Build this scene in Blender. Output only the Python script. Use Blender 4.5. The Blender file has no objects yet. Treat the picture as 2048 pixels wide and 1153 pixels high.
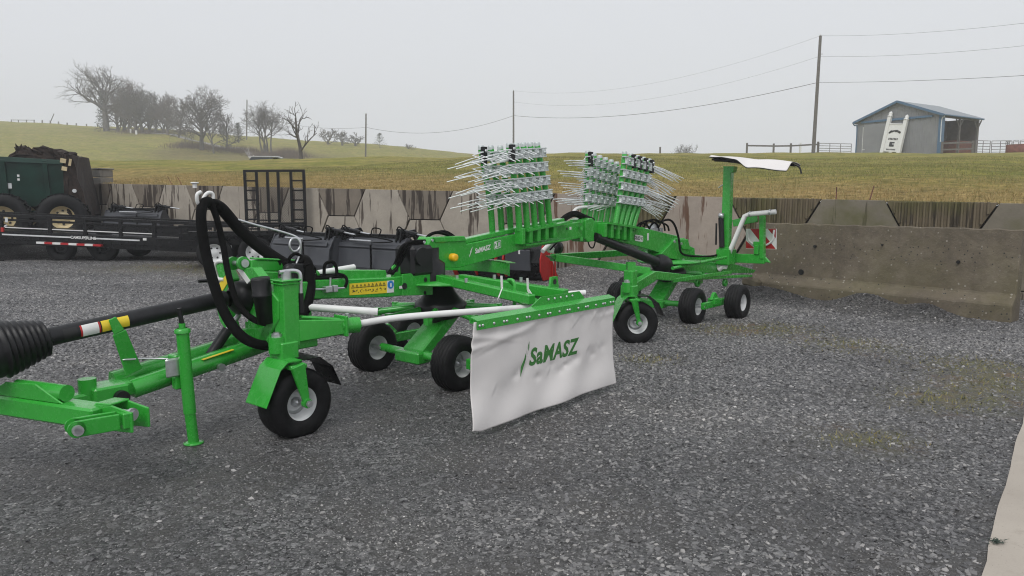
import bpy, bmesh, math, random
import numpy as np
from mathutils import Vector, Matrix
random.seed(7); np.random.seed(7)
scene = bpy.context.scene
COL = scene.collection

# ------------------------------------------------------------------ camera
FPX, CH = 1480.0, 1.54
TH = math.atan((576.5 - 400) / FPX)
cam_d = bpy.data.cameras.new('camera'); cam = bpy.data.objects.new('camera', cam_d); COL.objects.link(cam)
cam_d.sensor_width = 36; cam_d.lens = 36 * FPX / 2048; cam_d.clip_start = .05; cam_d.clip_end = 3000
cam.location = (0, 0, CH); cam.rotation_euler = (math.pi / 2 - TH, 0, 0)
scene.camera = cam
# ------------------------------------------------------------------ world: overcast drizzle
SUN_EL, SUN_AZ = math.radians(52), math.radians(200)
world = bpy.data.worlds.new('World'); scene.world = world; world.use_nodes = True
wn = world.node_tree; wn.nodes.clear()
wo = wn.nodes.new('ShaderNodeOutputWorld'); bg = wn.nodes.new('ShaderNodeBackground')
sky = wn.nodes.new('ShaderNodeTexSky'); sky.sky_type = 'NISHITA'; sky.sun_disc = False
sky.sun_elevation = SUN_EL; sky.sun_rotation = SUN_AZ; sky.dust_density = 4.0; sky.air_density = 1.0
hs = wn.nodes.new('ShaderNodeHueSaturation'); hs.inputs['Saturation'].default_value = .12
mx = wn.nodes.new('ShaderNodeMix'); mx.data_type = 'RGBA'; mx.inputs['Factor'].default_value = .88
mx.inputs['B'].default_value = (6.55, 6.75, 7.15, 1)      # even cloud deck
wn.links.new(sky.outputs[0], hs.inputs['Color']); wn.links.new(hs.outputs[0], mx.inputs['A'])
wn.links.new(mx.outputs['Result'], bg.inputs['Color']); bg.inputs['Strength'].default_value = .1
wn.links.new(bg.outputs[0], wo.inputs['Surface'])
sun_d = bpy.data.lights.new('sun', 'SUN'); sun_d.energy = 1.3; sun_d.angle = math.radians(30); sun_d.color = (1, .98, .95)
sun = bpy.data.objects.new('sun', sun_d); COL.objects.link(sun)
sun.rotation_euler = (math.pi / 2 - SUN_EL, 0, math.radians(-20)); sun.location = (0, -20, 40)
scene.view_settings.view_transform = 'Standard'; scene.view_settings.look = 'None'
scene.view_settings.exposure = .3; scene.view_settings.gamma = 1
scene.render.engine = 'CYCLES'
scene.cycles.use_denoising = True; scene.cycles.filter_width = 1.1
scene.cycles.max_bounces = 6; scene.cycles.volume_bounces = 2
scene.cycles.transparent_max_bounces = 6

# ------------------------------------------------------------------ pixel -> place
CF = Vector((0, math.cos(TH), -math.sin(TH))); CU = Vector((0, math.sin(TH), math.cos(TH))); CR = Vector((1, 0, 0))
CC = Vector((0, 0, CH))
def ray(px, py): return CF + CR * ((px - 1024) / FPX) + CU * ((576.5 - py) / FPX)
def at_z(px, py, z=0): r = ray(px, py); return CC + r * ((z - CH) / r.z)
def at_y(px, py, Y): r = ray(px, py); return CC + r * (Y / r.y)
# hay rake frame: u along the machine (to the rear), v to its right, z up
RO = Vector((-.8605, 6.2816, 0)); RA = Vector((.64, .768, 0)); RN = Vector((.768, -.64, 0))
def K(px, py, v=None, u=None, z=None):
    r = ray(px, py)
    if v is not None: t = (v - (CC - RO).dot(RN)) / r.dot(RN)
    elif u is not None: t = (u - (CC - RO).dot(RA)) / r.dot(RA)
    else: t = (z - CH) / r.z
    d = CC + r * t - RO
    return Vector((d.dot(RA), -d.dot(RN), d.z))
def L(u, v, z): return Vector((u, -v, z))

# ------------------------------------------------------------------ materials
def nodes_of(name):
    m = bpy.data.materials.new(name); m.use_nodes = True
    return m, m.node_tree, m.node_tree.nodes['Principled BSDF']
def N(nt, t, **kw):
    n = nt.nodes.new('ShaderNode' + t)
    for k, v in kw.items():
        if hasattr(n, k): setattr(n, k, v)
        else: n.inputs[k].default_value = v
    return n
def ramp(nt, src, stops):
    r = nt.nodes.new('ShaderNodeValToRGB')
    el = r.color_ramp.elements
    while len(el) < len(stops): el.new(.5)
    for e, (p, c) in zip(el, stops):
        e.position = p; e.color = (*c, 1) if len(c) == 3 else c
    nt.links.new(src, r.inputs[0]); return r.outputs[0]
def mixc(nt, fac, a, b, mode='MIX'):
    m = nt.nodes.new('ShaderNodeMix'); m.data_type = 'RGBA'; m.blend_type = mode
    for sock, v in ((m.inputs['Factor'], fac), (m.inputs['A'], a), (m.inputs['B'], b)):
        if isinstance(v, bpy.types.NodeSocket): nt.links.new(v, sock)
        elif isinstance(v, (int, float)): sock.default_value = v
        else: sock.default_value = (*v, 1)
    return m.outputs['Result']
def mth(nt, op, a, b=0.0, clamp=False):
    m = nt.nodes.new('ShaderNodeMath'); m.operation = op; m.use_clamp = clamp
    for i, v in enumerate((a, b)):
        if isinstance(v, bpy.types.NodeSocket): nt.links.new(v, m.inputs[i])
        else: m.inputs[i].default_value = v
    return m.outputs[0]
def coords(nt, scale=(1, 1, 1), kind='Object'):
    tc = nt.nodes.new('ShaderNodeTexCoord'); mp = nt.nodes.new('ShaderNodeMapping')
    mp.inputs['Scale'].default_value = scale
    nt.links.new(tc.outputs[kind], mp.inputs[0]); return mp.outputs[0]
def noise(nt, vec, scale, detail=4, rough=.55):
    n = N(nt, 'TexNoise'); n.inputs['Scale'].default_value = scale; n.inputs['Detail'].default_value = detail
    n.inputs['Roughness'].default_value = rough
    nt.links.new(vec, n.inputs['Vector']); return n.outputs['Fac']
def voro(nt, vec, scale, feature='F1'):
    n = N(nt, 'TexVoronoi'); n.feature = feature; n.inputs['Scale'].default_value = scale
    nt.links.new(vec, n.inputs['Vector']); return n
def bump(nt, b, h, strength=.3, dist=.01):
    n = N(nt, 'Bump'); n.inputs['Strength'].default_value = strength; n.inputs['Distance'].default_value = dist
    nt.links.new(h, n.inputs['Height']); nt.links.new(n.outputs[0], b.inputs['Normal']); return n
def plain(name, c, rough=.5, metal=0, var=.15, scale=8, bmp=0, bscale=60, coat=0, rvar=.1, spec=.5):
    m, nt, b = nodes_of(name); b.inputs['Specular IOR Level'].default_value = spec
    v = coords(nt); n1 = noise(nt, v, scale, 5)
    dark = tuple(x * (1 - var) for x in c); light = tuple(min(1, x * (1 + var)) for x in c)
    nt.links.new(ramp(nt, n1, [(.3, dark), (.7, light)]), b.inputs['Base Color'])
    r2 = noise(nt, v, scale * 3, 4)
    nt.links.new(ramp(nt, r2, [(.3, (max(0, rough - rvar),) * 3), (.7, (min(1, rough + rvar),) * 3)]), b.inputs['Roughness'])
    b.inputs['Metallic'].default_value = metal
    if coat: b.inputs['Coat Weight'].default_value = coat; b.inputs['Coat Roughness'].default_value = .15
    if bmp: bump(nt, b, noise(nt, v, bscale, 3), bmp, .004)
    return m
MT = {}
def mk_green():
    m, nt, b = nodes_of('green paint')
    v = coords(nt)
    n1 = noise(nt, v, 3, 5); n2 = noise(nt, v, 22, 6, .65)
    c = ramp(nt, n1, [(.3, (.026, .305, .030)), (.7, (.036, .37, .040))])
    c = mixc(nt, ramp(nt, n2, [(.62, (0, 0, 0)), (.80, (.14,) * 3)]), c, (.10, .30, .10))
    nt.links.new(c, b.inputs['Base Color'])
    nt.links.new(ramp(nt, n2, [(.35, (.16,) * 3), (.65, (.34,) * 3)]), b.inputs['Roughness'])
    vd = voro(nt, v, 90); drop = ramp(nt, vd.outputs['Distance'], [(.12, (1,) * 3), (.30, (0,) * 3)])
    bump(nt, b, drop, .25, .003)
    b.inputs['Coat Weight'].default_value = .3; b.inputs['Coat Roughness'].default_value = .12
    return m
MT['green'] = mk_green()
MT['black'] = plain('black plastic', (.008, .008, .009), .42, var=.3, spec=.35)
MT['gloss'] = plain('gloss black steel', (.004, .004, .0045), .34, var=.3, rvar=.12, spec=.3)
MT['rubber'] = plain('tyre rubber', (.008, .008, .0085), .6, var=.5, scale=14, bmp=.25, bscale=120, spec=.22)
MT['hose'] = plain('woven hose sleeve', (.004, .004, .004), .85, var=.3, bmp=.5, bscale=260, spec=.15)
MT['white'] = plain('white paint', (.72, .72, .70), .38, var=.06)
MT['rim'] = plain('pale grey wheel paint', (.60, .61, .61), .42, var=.1)
MT['zinc'] = plain('zinc plated steel', (.55, .56, .57), .38, metal=.85, var=.15, scale=30)
MT['tine'] = plain('pale tine steel', (.78, .80, .80), .42, metal=.1, var=.12, scale=30)
MT['bracketgrey'] = plain('grey green tine clamp', (.50, .54, .53), .45, metal=.2, var=.15, scale=40)
MT['yellow'] = plain('yellow decal', (.80, .60, .03), .4, var=.05)
MT['yellowcap'] = plain('yellow cap', (.85, .46, .01), .4, var=.05)
MT['ink'] = plain('black print', (.01, .01, .01), .5, var=.1)
MT['blue'] = plain('blue print', (.02, .20, .55), .4, var=.05)
MT['red'] = plain('red paint', (.42, .012, .010), .4, var=.12)
MT['redtape'] = plain('red reflective tape', (.40, .015, .02), .35, var=.1)
MT['bucketgrey'] = plain('dark grey bucket paint', (.045, .048, .056), .42, var=.2, scale=2, bmp=.05)
MT['sleeve'] = plain('grey black plastic guard', (.012, .0125, .014), .45, var=.3, scale=20, bmp=.12, bscale=140, spec=.35)
MT['greenprint'] = plain('dark green print', (.035, .17, .03), .55, var=.1)
MT['spreadergreen'] = plain('dark green spreader paint', (.006, .035, .024), .45, var=.35, scale=2)
MT['cream'] = plain('cream wheel paint', (.55, .45, .26), .5, var=.2, scale=6)
MT['manure'] = plain('caked manure', (.022, .013, .009), .95, var=.6, scale=7, bmp=1, bscale=18)
MT['wood'] = plain('weathered timber', (.13, .12, .11), .85, var=.3, scale=9, bmp=.3)
MT['wire'] = plain('cable', (.10, .10, .105), .6)
MT['barnblue'] = plain('blue trim', (.06, .13, .22), .45, var=.12)
MT['roof'] = plain('pale blue metal roof', (.20, .225, .245), .4, metal=.2, var=.1)
MT['rust'] = plain('rusty steel', (.14, .05, .035), .8, var=.4, scale=5)
MT['pipe'] = plain('grey pipe steel', (.22, .21, .21), .5, metal=.4)
MT['glass'] = plain('dark glass', (.02, .025, .03), .08, var=.1)
MT['car'] = plain('pale car paint', (.35, .36, .35), .25, var=.05, coat=.5)
MT['bark'] = plain('grey bark', (.115, .105, .10), .9, var=.3, scale=1.5)
MT['bark2'] = plain('brown twigs', (.135, .115, .108), .9, var=.3, scale=1.5)
MT['brush'] = plain('brown brush twigs', (.12, .085, .065), .95, var=.4, scale=1.5)
MT['conifer'] = plain('dark conifer needles', (.028, .048, .034), .85, var=.4, scale=2)
def mk_cloth(name, c):
    m, nt, b = nodes_of(name); v = coords(nt)
    n1 = noise(nt, v, 2.2, 5); n2 = noise(nt, v, 40, 3)
    nt.links.new(ramp(nt, n1, [(.3, tuple(x * .93 for x in c)), (.7, c)]), b.inputs['Base Color'])
    b.inputs['Roughness'].default_value = .48; bump(nt, b, n2, .04, .003); return m
MT['cloth'] = mk_cloth('white tarpaulin', (.73, .70, .68))
def patch_tint(nt, vec):
    """damp and dry areas of the yard, the same on the bed and on the loose stones"""
    mp = nt.nodes.new('ShaderNodeMapping'); mp.inputs['Scale'].default_value = (.55, 1.3, 1); nt.links.new(vec, mp.inputs[0])
    big = noise(nt, mp.outputs[0], .42, 6, .62)
    return ramp(nt, big, [(.34, (.78, .77, .78)), (.5, (1.12, 1.11, 1.11)), (.66, (1.48, 1.45, 1.41))])
def mk_ground():
    m, nt, b = nodes_of('wet gravel')
    v = coords(nt)
    mid = noise(nt, v, 1.6, 5, .6)
    v1 = voro(nt, v, 62); v2 = voro(nt, v, 125); v3 = voro(nt, v, 34)
    def cell(vn, lo, hi):
        s = nt.nodes.new('ShaderNodeSeparateColor'); nt.links.new(vn.outputs['Color'], s.inputs[0])
        return ramp(nt, s.outputs[0], [(0, (lo,) * 3), (.75, ((lo + hi) * .45,) * 3), (1, (hi,) * 3)]), s.outputs[1]
    c1, r1 = cell(v1, .014, .17); c2, r2 = cell(v2, .018, .12); c3, r3 = cell(v3, .016, .22)
    c = mixc(nt, ramp(nt, mid, [(.42, (0,) * 3), (.58, (1,) * 3)]), c1, c2)
    c = mixc(nt, ramp(nt, r3, [(.72, (0,) * 3), (.74, (.8,) * 3)]), c, c3)
    tint = patch_tint(nt, v)
    c = mixc(nt, 1.0, c, tint, 'MULTIPLY')
    fines = mixc(nt, ramp(nt, mid, [(.46, (0,) * 3), (.64, (.72,) * 3)]), c, (.066, .062, .058))
    # soil and moss patches (vertex attribute: where weeds grow through)
    at = nt.nodes.new('ShaderNodeAttribute'); at.attribute_name = 'moss'
    ms = mth(nt, 'MULTIPLY', at.outputs['Fac'], ramp(nt, noise(nt, v, 7, 6, .7), [(.34, (0,) * 3), (.54, (.95,) * 3)]))
    mossc = ramp(nt, noise(nt, v, 2.3, 4), [(.35, (.145, .09, .05)), (.52, (.085, .085, .038)), (.7, (.14, .115, .06))])
    c = mixc(nt, ms, fines, mossc)
    nt.links.new(c, b.inputs['Base Color'])
    nt.links.new(ramp(nt, r1, [(0, (.38,) * 3), (1, (.75,) * 3)]), b.inputs['Roughness'])
    h = mth(nt, 'ADD', mth(nt, 'MULTIPLY', v1.outputs['Distance'], -.7), mth(nt, 'MULTIPLY', v3.outputs['Distance'], -.6))
    h = mth(nt, 'ADD', h, mth(nt, 'MULTIPLY', r1, .5))
    bump(nt, b, h, .9, .012)
    b.inputs['Specular IOR Level'].default_value = .4
    return m
MT['ground'] = mk_ground()
def mk_stone(name='loose limestone chip', k=1.0):
    m, nt, b = nodes_of(name)
    oi = nt.nodes.new('ShaderNodeObjectInfo'); geo = nt.nodes.new('ShaderNodeNewGeometry')
    c = ramp(nt, oi.outputs['Random'], [(0, (.045, .045, .047)), (.4, (.095, .094, .096)), (.7, (.15, .148, .148)), (.93, (.21, .206, .20)), (.99, (.29, .28, .27)), (1, (.42, .41, .40))])
    c = mixc(nt, 1.0, c, patch_tint(nt, geo.outputs['Position']), 'MULTIPLY'); c = mixc(nt, 1.0, c, (k, k, k), 'MULTIPLY')
    nt.links.new(c, b.inputs['Base Color']); b.inputs['Roughness'].default_value = .42
    return m
MT['stone'] = mk_stone(); MT['darkstone'] = mk_stone('damp dark chippings', .42)
def mk_concrete(name, base, stain, streak=1.0, moss=0.0, sthr=.55):
    m, nt, b = nodes_of(name)
    v = coords(nt); vs = coords(nt, (6.5, 6.5, .55))
    oi = nt.nodes.new('ShaderNodeObjectInfo')
    add = nt.nodes.new('ShaderNodeVectorMath'); add.operation = 'ADD'
    nt.links.new(vs, add.inputs[0])
    mulr = mth(nt, 'MULTIPLY', oi.outputs['Random'], 37.0)
    cmb = nt.nodes.new('ShaderNodeCombineXYZ'); nt.links.new(mulr, cmb.inputs[0]); nt.links.new(mulr, cmb.inputs[1])
    nt.links.new(cmb.outputs[0], add.inputs[1])
    n1 = noise(nt, v, 2.1, 6, .65); n2 = noise(nt, v, 22, 5, .7)
    st = noise(nt, add.outputs[0], 1.0, 4, .6)
    lo = tuple(x * .72 for x in base)
    c = ramp(nt, n1, [(.3, lo), (.7, base)])
    c = mixc(nt, ramp(nt, n2, [(.4, (0,) * 3), (.75, (.25,) * 3)]), c, tuple(x * .5 for x in base))
    mask = ramp(nt, st, [(sthr, (0,) * 3), (sthr + .022, (.85 * streak,) * 3), (sthr + .12, (streak,) * 3)])
    c = mixc(nt, mask, c, stain)
    if moss:
        mm = ramp(nt, noise(nt, v, 1.1, 5, .6), [(.42, (0,) * 3), (.62, (moss,) * 3)])
        c = mixc(nt, mm, c, (.085, .085, .018))
    nt.links.new(c, b.inputs['Base Color']); b.inputs['Roughness'].default_value = .8
    bump(nt, b, n2, .35, .01)
    return m
MT['panel'] = mk_concrete('pale stained concrete panel', (.40, .355, .295), (.05, .034, .024), sthr=.575)
MT['paneldark'] = mk_concrete('dark stained concrete panel', (.22, .185, .145), (.032, .022, .016), sthr=.515)
MT['panelmoss'] = mk_concrete('mossy ribbed concrete', (.17, .135, .085), (.045, .035, .022), moss=.7, sthr=.56)
MT['panelmoss2'] = mk_concrete('mossy smooth concrete', (.21, .185, .14), (.07, .06, .04), moss=.7, sthr=.6)
MT['panelrust'] = mk_concrete('rust streaked pitted concrete', (.38, .32, .265), (.10, .045, .022), sthr=.56)
def mk_slab():
    m, nt, b = nodes_of('old brown concrete'); v = coords(nt)
    n1 = noise(nt, v, .9, 6, .65); n2 = noise(nt, v, 5, 6, .7); n3 = noise(nt, v, 28, 5, .75); vo = voro(nt, v, 26)
    c = ramp(nt, n1, [(.3, (.078, .063, .044)), (.5, (.138, .113, .08)), (.68, (.20, .168, .125))])
    c = mixc(nt, ramp(nt, n2, [(.45, (0,) * 3), (.62, (.5,) * 3)]), c, (.08, .066, .048))
    c = mixc(nt, ramp(nt, n3, [(.55, (0,) * 3), (.72, (.4,) * 3)]), c, (.26, .225, .17))
    c = mixc(nt, ramp(nt, noise(nt, coords(nt, (.6, 1, .8)), 1.4, 5, .6), [(.46, (0,) * 3), (.66, (.55,) * 3)]), c, (.105, .092, .04))
    sc_ = nt.nodes.new('ShaderNodeSeparateColor'); nt.links.new(vo.outputs['Color'], sc_.inputs[0])
    peb = mth(nt, 'MULTIPLY', ramp(nt, vo.outputs['Distance'], [(.25, (1,) * 3), (.40, (0,) * 3)]), ramp(nt, sc_.outputs[0], [(.93, (0,) * 3), (.95, (.7,) * 3)]))
    c = mixc(nt, peb, c, (.36, .33, .28))
    pit = mth(nt, 'MULTIPLY', ramp(nt, vo.outputs['Distance'], [(.2, (1,) * 3), (.3, (0,) * 3)]), ramp(nt, sc_.outputs[1], [(.88, (0,) * 3), (.9, (1,) * 3)]))
    c = mixc(nt, pit, c, (.03, .027, .023))
    nt.links.new(c, b.inputs['Base Color']); b.inputs['Roughness'].default_value = .8
    bump(nt, b, mth(nt, 'ADD', n3, mth(nt, 'MULTIPLY', n2, 1.5)), .6, .015); return m
MT['slab'] = mk_slab()
MT['block'] = mk_concrete('grey concrete block', (.22, .205, .18), (.09, .08, .07), streak=.4)
MT['joint'] = plain('dark joint packing', (.018, .015, .013), .95)
def mk_pad():
    m, nt, b = nodes_of('poured concrete pad'); v = coords(nt)
    c = ramp(nt, noise(nt, v, 1.7, 6), [(.3, (.34, .30, .255)), (.7, (.42, .375, .32))])
    c = mixc(nt, ramp(nt, noise(nt, v, 60, 3), [(.6, (0,) * 3), (.8, (.4,) * 3)]), c, (.28, .25, .21))
    nt.links.new(c, b.inputs['Base Color']); b.inputs['Roughness'].default_value = .75
    c = mixc(nt, ramp(nt, noise(nt, v, 9, 6, .7), [(.55, (0,) * 3), (.72, (.45,) * 3)]), c, (.22, .185, .145))
    vo = voro(nt, v, 55); c = mixc(nt, ramp(nt, vo.outputs['Distance'], [(.06, (.8,) * 3), (.12, (0,) * 3)]), c, (.10, .09, .075))
    nt.links.new(c, b.inputs['Base Color'])
    bump(nt, b, noise(nt, v, 90, 3), .3, .005); return m
MT['pad'] = mk_pad()
def mk_grass():
    m, nt, b = nodes_of('winter pasture'); v = coords(nt)
    at = nt.nodes.new('ShaderNodeAttribute'); at.attribute_name = 'dry'
    vst = coords(nt, (.25, 1.6, 1))
    n1 = noise(nt, v, .35, 6, .65); n2 = noise(nt, v, 4.5, 6, .75); n3 = noise(nt, vst, .55, 5, .65); n4 = noise(nt, v, 26, 4, .8)
    green = ramp(nt, n1, [(.3, (.155, .17, .032)), (.5, (.235, .23, .05)), (.7, (.31, .27, .085))])
    green = mixc(nt, ramp(nt, n3, [(.46, (0,) * 3), (.62, (.6,) * 3)]), green, (.20, .165, .065))
    straw = ramp(nt, n2, [(.3, (.15, .10, .035)), (.5, (.29, .205, .075)), (.72, (.40, .31, .14))])
    f = mth(nt, 'ADD', at.outputs['Fac'], mth(nt, 'MULTIPLY', mth(nt, 'SUBTRACT', n1, .5), 1.1))
    f = mth(nt, 'ADD', f, mth(nt, 'MULTIPLY', mth(nt, 'SUBTRACT', n2, .5), .9), True)
    c = mixc(nt, f, green, straw)
    c = mixc(nt, 1.0, c, ramp(nt, noise(nt, v, 1.3, 5, .7), [(.36, (.62, .66, .60)), (.5, (1, 1, 1)), (.66, (1.22, 1.18, 1.12))]), 'MULTIPLY')
    fine = mth(nt, 'ADD', mth(nt, 'MULTIPLY', n2, .5), mth(nt, 'MULTIPLY', n4, .5))
    c = mixc(nt, 1.0, c, ramp(nt, fine, [(.34, (.55,) * 3), (.5, (1.0,) * 3), (.66, (1.5,) * 3)]), 'MULTIPLY')
    br = nt.nodes.new('ShaderNodeAttribute'); br.attribute_name = 'brush'
    c = mixc(nt, br.outputs['Fac'], c, (.10, .072, .055))
    nt.links.new(c, b.inputs['Base Color']); b.inputs['Roughness'].default_value = .95
    b.inputs['Specular IOR Level'].default_value = .15
    bump(nt, b, fine, 1.0, .08); return m
MT['grass'] = mk_grass()
def mk_blade():
    m, nt, b = nodes_of('grass blades'); v = coords(nt)
    at = nt.nodes.new('ShaderNodeAttribute'); at.attribute_name = 'dry'
    n = noise(nt, v, 9, 3)
    g = ramp(nt, n, [(.3, (.12, .14, .035)), (.7, (.22, .21, .07))]); s = ramp(nt, n, [(.3, (.24, .165, .06)), (.7, (.46, .35, .16))])
    nt.links.new(mixc(nt, at.outputs['Fac'], g, s), b.inputs['Base Color']); b.inputs['Roughness'].default_value = .8
    return m
MT['blade'] = mk_blade()
def mk_siding():
    m, nt, b = nodes_of('grey metal siding'); v = coords(nt)
    c = ramp(nt, noise(nt, v, .8, 5), [(.3, (.21, .215, .225)), (.7, (.26, .265, .275))])
    nt.links.new(c, b.inputs['Base Color']); b.inputs['Roughness'].default_value = .5; b.inputs['Metallic'].default_value = .15; return m
MT['siding'] = mk_siding()
MT['sidingdark'] = plain('dark brown boards', (.10, .075, .07), .8, var=.3, scale=2)  # dark brown tone for the shed's back and inner walls
MT['lane'] = plain('pale gravel lane', (.33, .32, .30), .9)

# ------------------------------------------------------------------ mesh helpers
def link(name, me, mat, parent=None, smooth=False, mw=None):
    if isinstance(mat, str): mat = MT[mat]
    if not me.materials: me.materials.append(mat)
    o = bpy.data.objects.new(name, me); COL.objects.link(o)
    if parent is not None: o.parent = parent
    if mw is not None: o.matrix_local = mw
    if smooth:
        for p in me.polygons: p.use_smooth = True
    return o
def empty(name, loc=(0, 0, 0), rz=0.0, parent=None):
    o = bpy.data.objects.new(name, None); COL.objects.link(o); o.location = loc; o.rotation_euler = (0, 0, rz)
    o.empty_display_size = .1
    if parent: o.parent = parent
    return o
def tag(o, label, cat, group=None):
    o['label'] = label; o['category'] = cat
    if group: o['group'] = group
    return o
def struct(o, kind='structure'): o['kind'] = kind; return o
class B:
    """collects shapes into one mesh"""
    def __init__(s): s.v = []; s.f = []; s.sm = []
    def add(s, vs, fs, smooth=False):
        b0 = len(s.v); s.v += [tuple(x) for x in vs]; s.f += [tuple(b0 + i for i in f) for f in fs]; s.sm += [smooth] * len(fs); return s
    def box(s, c, size, rot=None):
        sx, sy, sz = (x / 2 for x in size); c = Vector(c)
        vs = [Vector((x, y, z)) for x in (-sx, sx) for y in (-sy, sy) for z in (-sz, sz)]
        if rot is not None: vs = [rot @ q for q in vs]
        return s.add([c + q for q in vs], [(0, 1, 3, 2), (4, 6, 7, 5), (0, 4, 5, 1), (2, 3, 7, 6), (0, 2, 6, 4), (1, 5, 7, 3)])
    def beam(s, p, q, w, h, up=(0, 0, 1), w2=None, h2=None):
        p, q = Vector(p), Vector(q); d = (q - p).normalized(); up = Vector(up)
        x = d.cross(up)
        if x.length < 1e-4: x = d.cross(Vector((1, 0, 0)))
        x.normalize(); y = x.cross(d)
        w2 = w if w2 is None else w2; h2 = h if h2 is None else h2
        vs = []
        for c, ww, hh in ((p, w, h), (q, w2, h2)):
            vs += [c + x * ww / 2 * a + y * hh / 2 * b for a, b in ((-1, -1), (1, -1), (1, 1), (-1, 1))]
        return s.add(vs, [(0, 1, 2, 3), (7, 6, 5, 4), (0, 4, 5, 1), (1, 5, 6, 2), (2, 6, 7, 3), (3, 7, 4, 0)])
    def tube(s, pts, r, n=10, cap=True, r2=None):
        pts = [Vector(p) for p in pts]; rings = []; m = len(pts)
        prev = None
        for i, p in enumerate(pts):
            d = (pts[min(i + 1, m - 1)] - pts[max(i - 1, 0)]).normalized()
            if prev is None:
                x = d.cross(Vector((0, 0, 1)))
                if x.length < 1e-3: x = d.cross(Vector((1, 0, 0)))
            else: x = prev - d * prev.dot(d)
            x.normalize(); prev = x; y = d.cross(x)
            rr = r if r2 is None else r + (r2 - r) * i / (m - 1)
            rings.append([p + (x * math.cos(2 * math.pi * k / n) + y * math.sin(2 * math.pi * k / n)) * rr for k in range(n)])
        vs = [q for R_ in rings for q in R_]
        fs = [(i * n + k, i * n + (k + 1) % n, (i + 1) * n + (k + 1) % n, (i + 1) * n + k) for i in range(m - 1) for k in range(n)]
        s.add(vs, fs, True)
        if cap:
            s.add(rings[0], [tuple(reversed(range(n)))]); s.add(rings[-1], [tuple(range(n))])
        return s
    def lathe(s, prof, c, axis, n=24, smooth=True, start=None):
        c = Vector(c); ax = Vector(axis).normalized()
        x = ax.cross(Vector((0, 0, 1)))
        if x.length < 1e-3: x = Vector((1, 0, 0))
        x.normalize(); y = ax.cross(x)
        vs = [c + ax * t + (x * math.cos(2 * math.pi * k / n) + y * math.sin(2 * math.pi * k / n)) * r for r, t in prof for k in range(n)]
        fs = [(i * n + k, i * n + (k + 1) % n, (i + 1) * n + (k + 1) % n, (i + 1) * n + k) for i in range(len(prof) - 1) for k in range(n)]
        return s.add(vs, fs, smooth)
    def cyl(s, p, q, r, n=14): return s.tube([p, q], r, n)
    def prism(s, poly, off):
        """polygon (3d points) extruded by vector off"""
        poly = [Vector(p) for p in poly]; off = Vector(off); n = len(poly)
        vs = poly + [p + off for p in poly]
        fs = [tuple(range(n)), tuple(reversed(range(n, 2 * n)))] + [(i, i + n, (i + 1) % n + n, (i + 1) % n) for i in range(n)]
        return s.add(vs, fs)
    def mesh(s, name, bevel=0, recalc=True):
        me = bpy.data.meshes.new(name); me.from_pydata(s.v, [], s.f)
        for p, k in zip(me.polygons, s.sm): p.use_smooth = k
        if bevel or recalc:
            bm = bmesh.new(); bm.from_mesh(me)
            bmesh.ops.recalc_face_normals(bm, faces=bm.faces)
            if bevel:
                ed = [e for e in bm.edges if len(e.link_faces) == 2 and e.calc_face_angle(0) > .5 and not (e.link_faces[0].smooth and e.link_faces[1].smooth)]
                try: bmesh.ops.bevel(bm, geom=ed, offset=bevel, segments=1, affect='EDGES', clamp_overlap=True)
                except Exception: pass
            bm.to_mesh(me); bm.free()
        me.update(); return me
    def build(s, name, mat, parent=None, bevel=0, mw=None): return link(name, s.mesh(name, bevel), mat, parent, mw=mw)
def curve_pts(ctrl, k=6):
    """Catmull-Rom through control points"""
    c = [Vector(p) for p in ctrl]; c = [c[0] * 2 - c[1]] + c + [c[-1] * 2 - c[-2]]; out = []
    for i in range(1, len(c) - 2):
        for j in range(k):
            t = j / k; p0, p1, p2, p3 = c[i - 1:i + 3]
            out.append(.5 * ((2 * p1) + (p2 - p0) * t + (2 * p0 - 5 * p1 + 4 * p2 - p3) * t * t + (3 * p1 - p0 - 3 * p2 + p3) * t ** 3))
    out.append(c[-2]); return out
def text_mesh(body, size, bold=0.0, shear=0.0, extrude=.0006, space=1.0):
    cu = bpy.data.curves.new('lettering', 'FONT'); cu.body = body; cu.size = size; cu.offset = bold; cu.shear = shear
    cu.extrude = extrude; cu.space_character = space; cu.resolution_u = 3
    cu.align_x = 'CENTER'; cu.align_y = 'CENTER'
    o = bpy.data.objects.new('tmp', cu); COL.objects.link(o)
    dg = bpy.context.evaluated_depsgraph_get(); me = bpy.data.meshes.new_from_object(o.evaluated_get(dg))
    bpy.data.objects.remove(o); bpy.data.curves.remove(cu); return me
def frame_mat(origin, xd, yd):
    x = Vector(xd).normalized(); y = Vector(yd); y = (y - x * y.dot(x)).normalized(); z = x.cross(y)
    m = Matrix((x, y, z)).transposed().to_4x4(); m.translation = Vector(origin); return m
def lettering(name, body, size, origin, xd, yd, mat, parent, **kw):
    me = text_mesh(body, size, **kw); me.materials.clear()
    return link(name, me, mat, parent, mw=frame_mat(origin, xd, yd))
def smooth01(t): t = max(0., min(1., t)); return t * t * (3 - 2 * t)
def copy_tree(o, parent=None):
    c = o.copy(); COL.objects.link(c); c.parent = parent
    for ch in list(o.children): copy_tree(ch, c)
    return c

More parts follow.
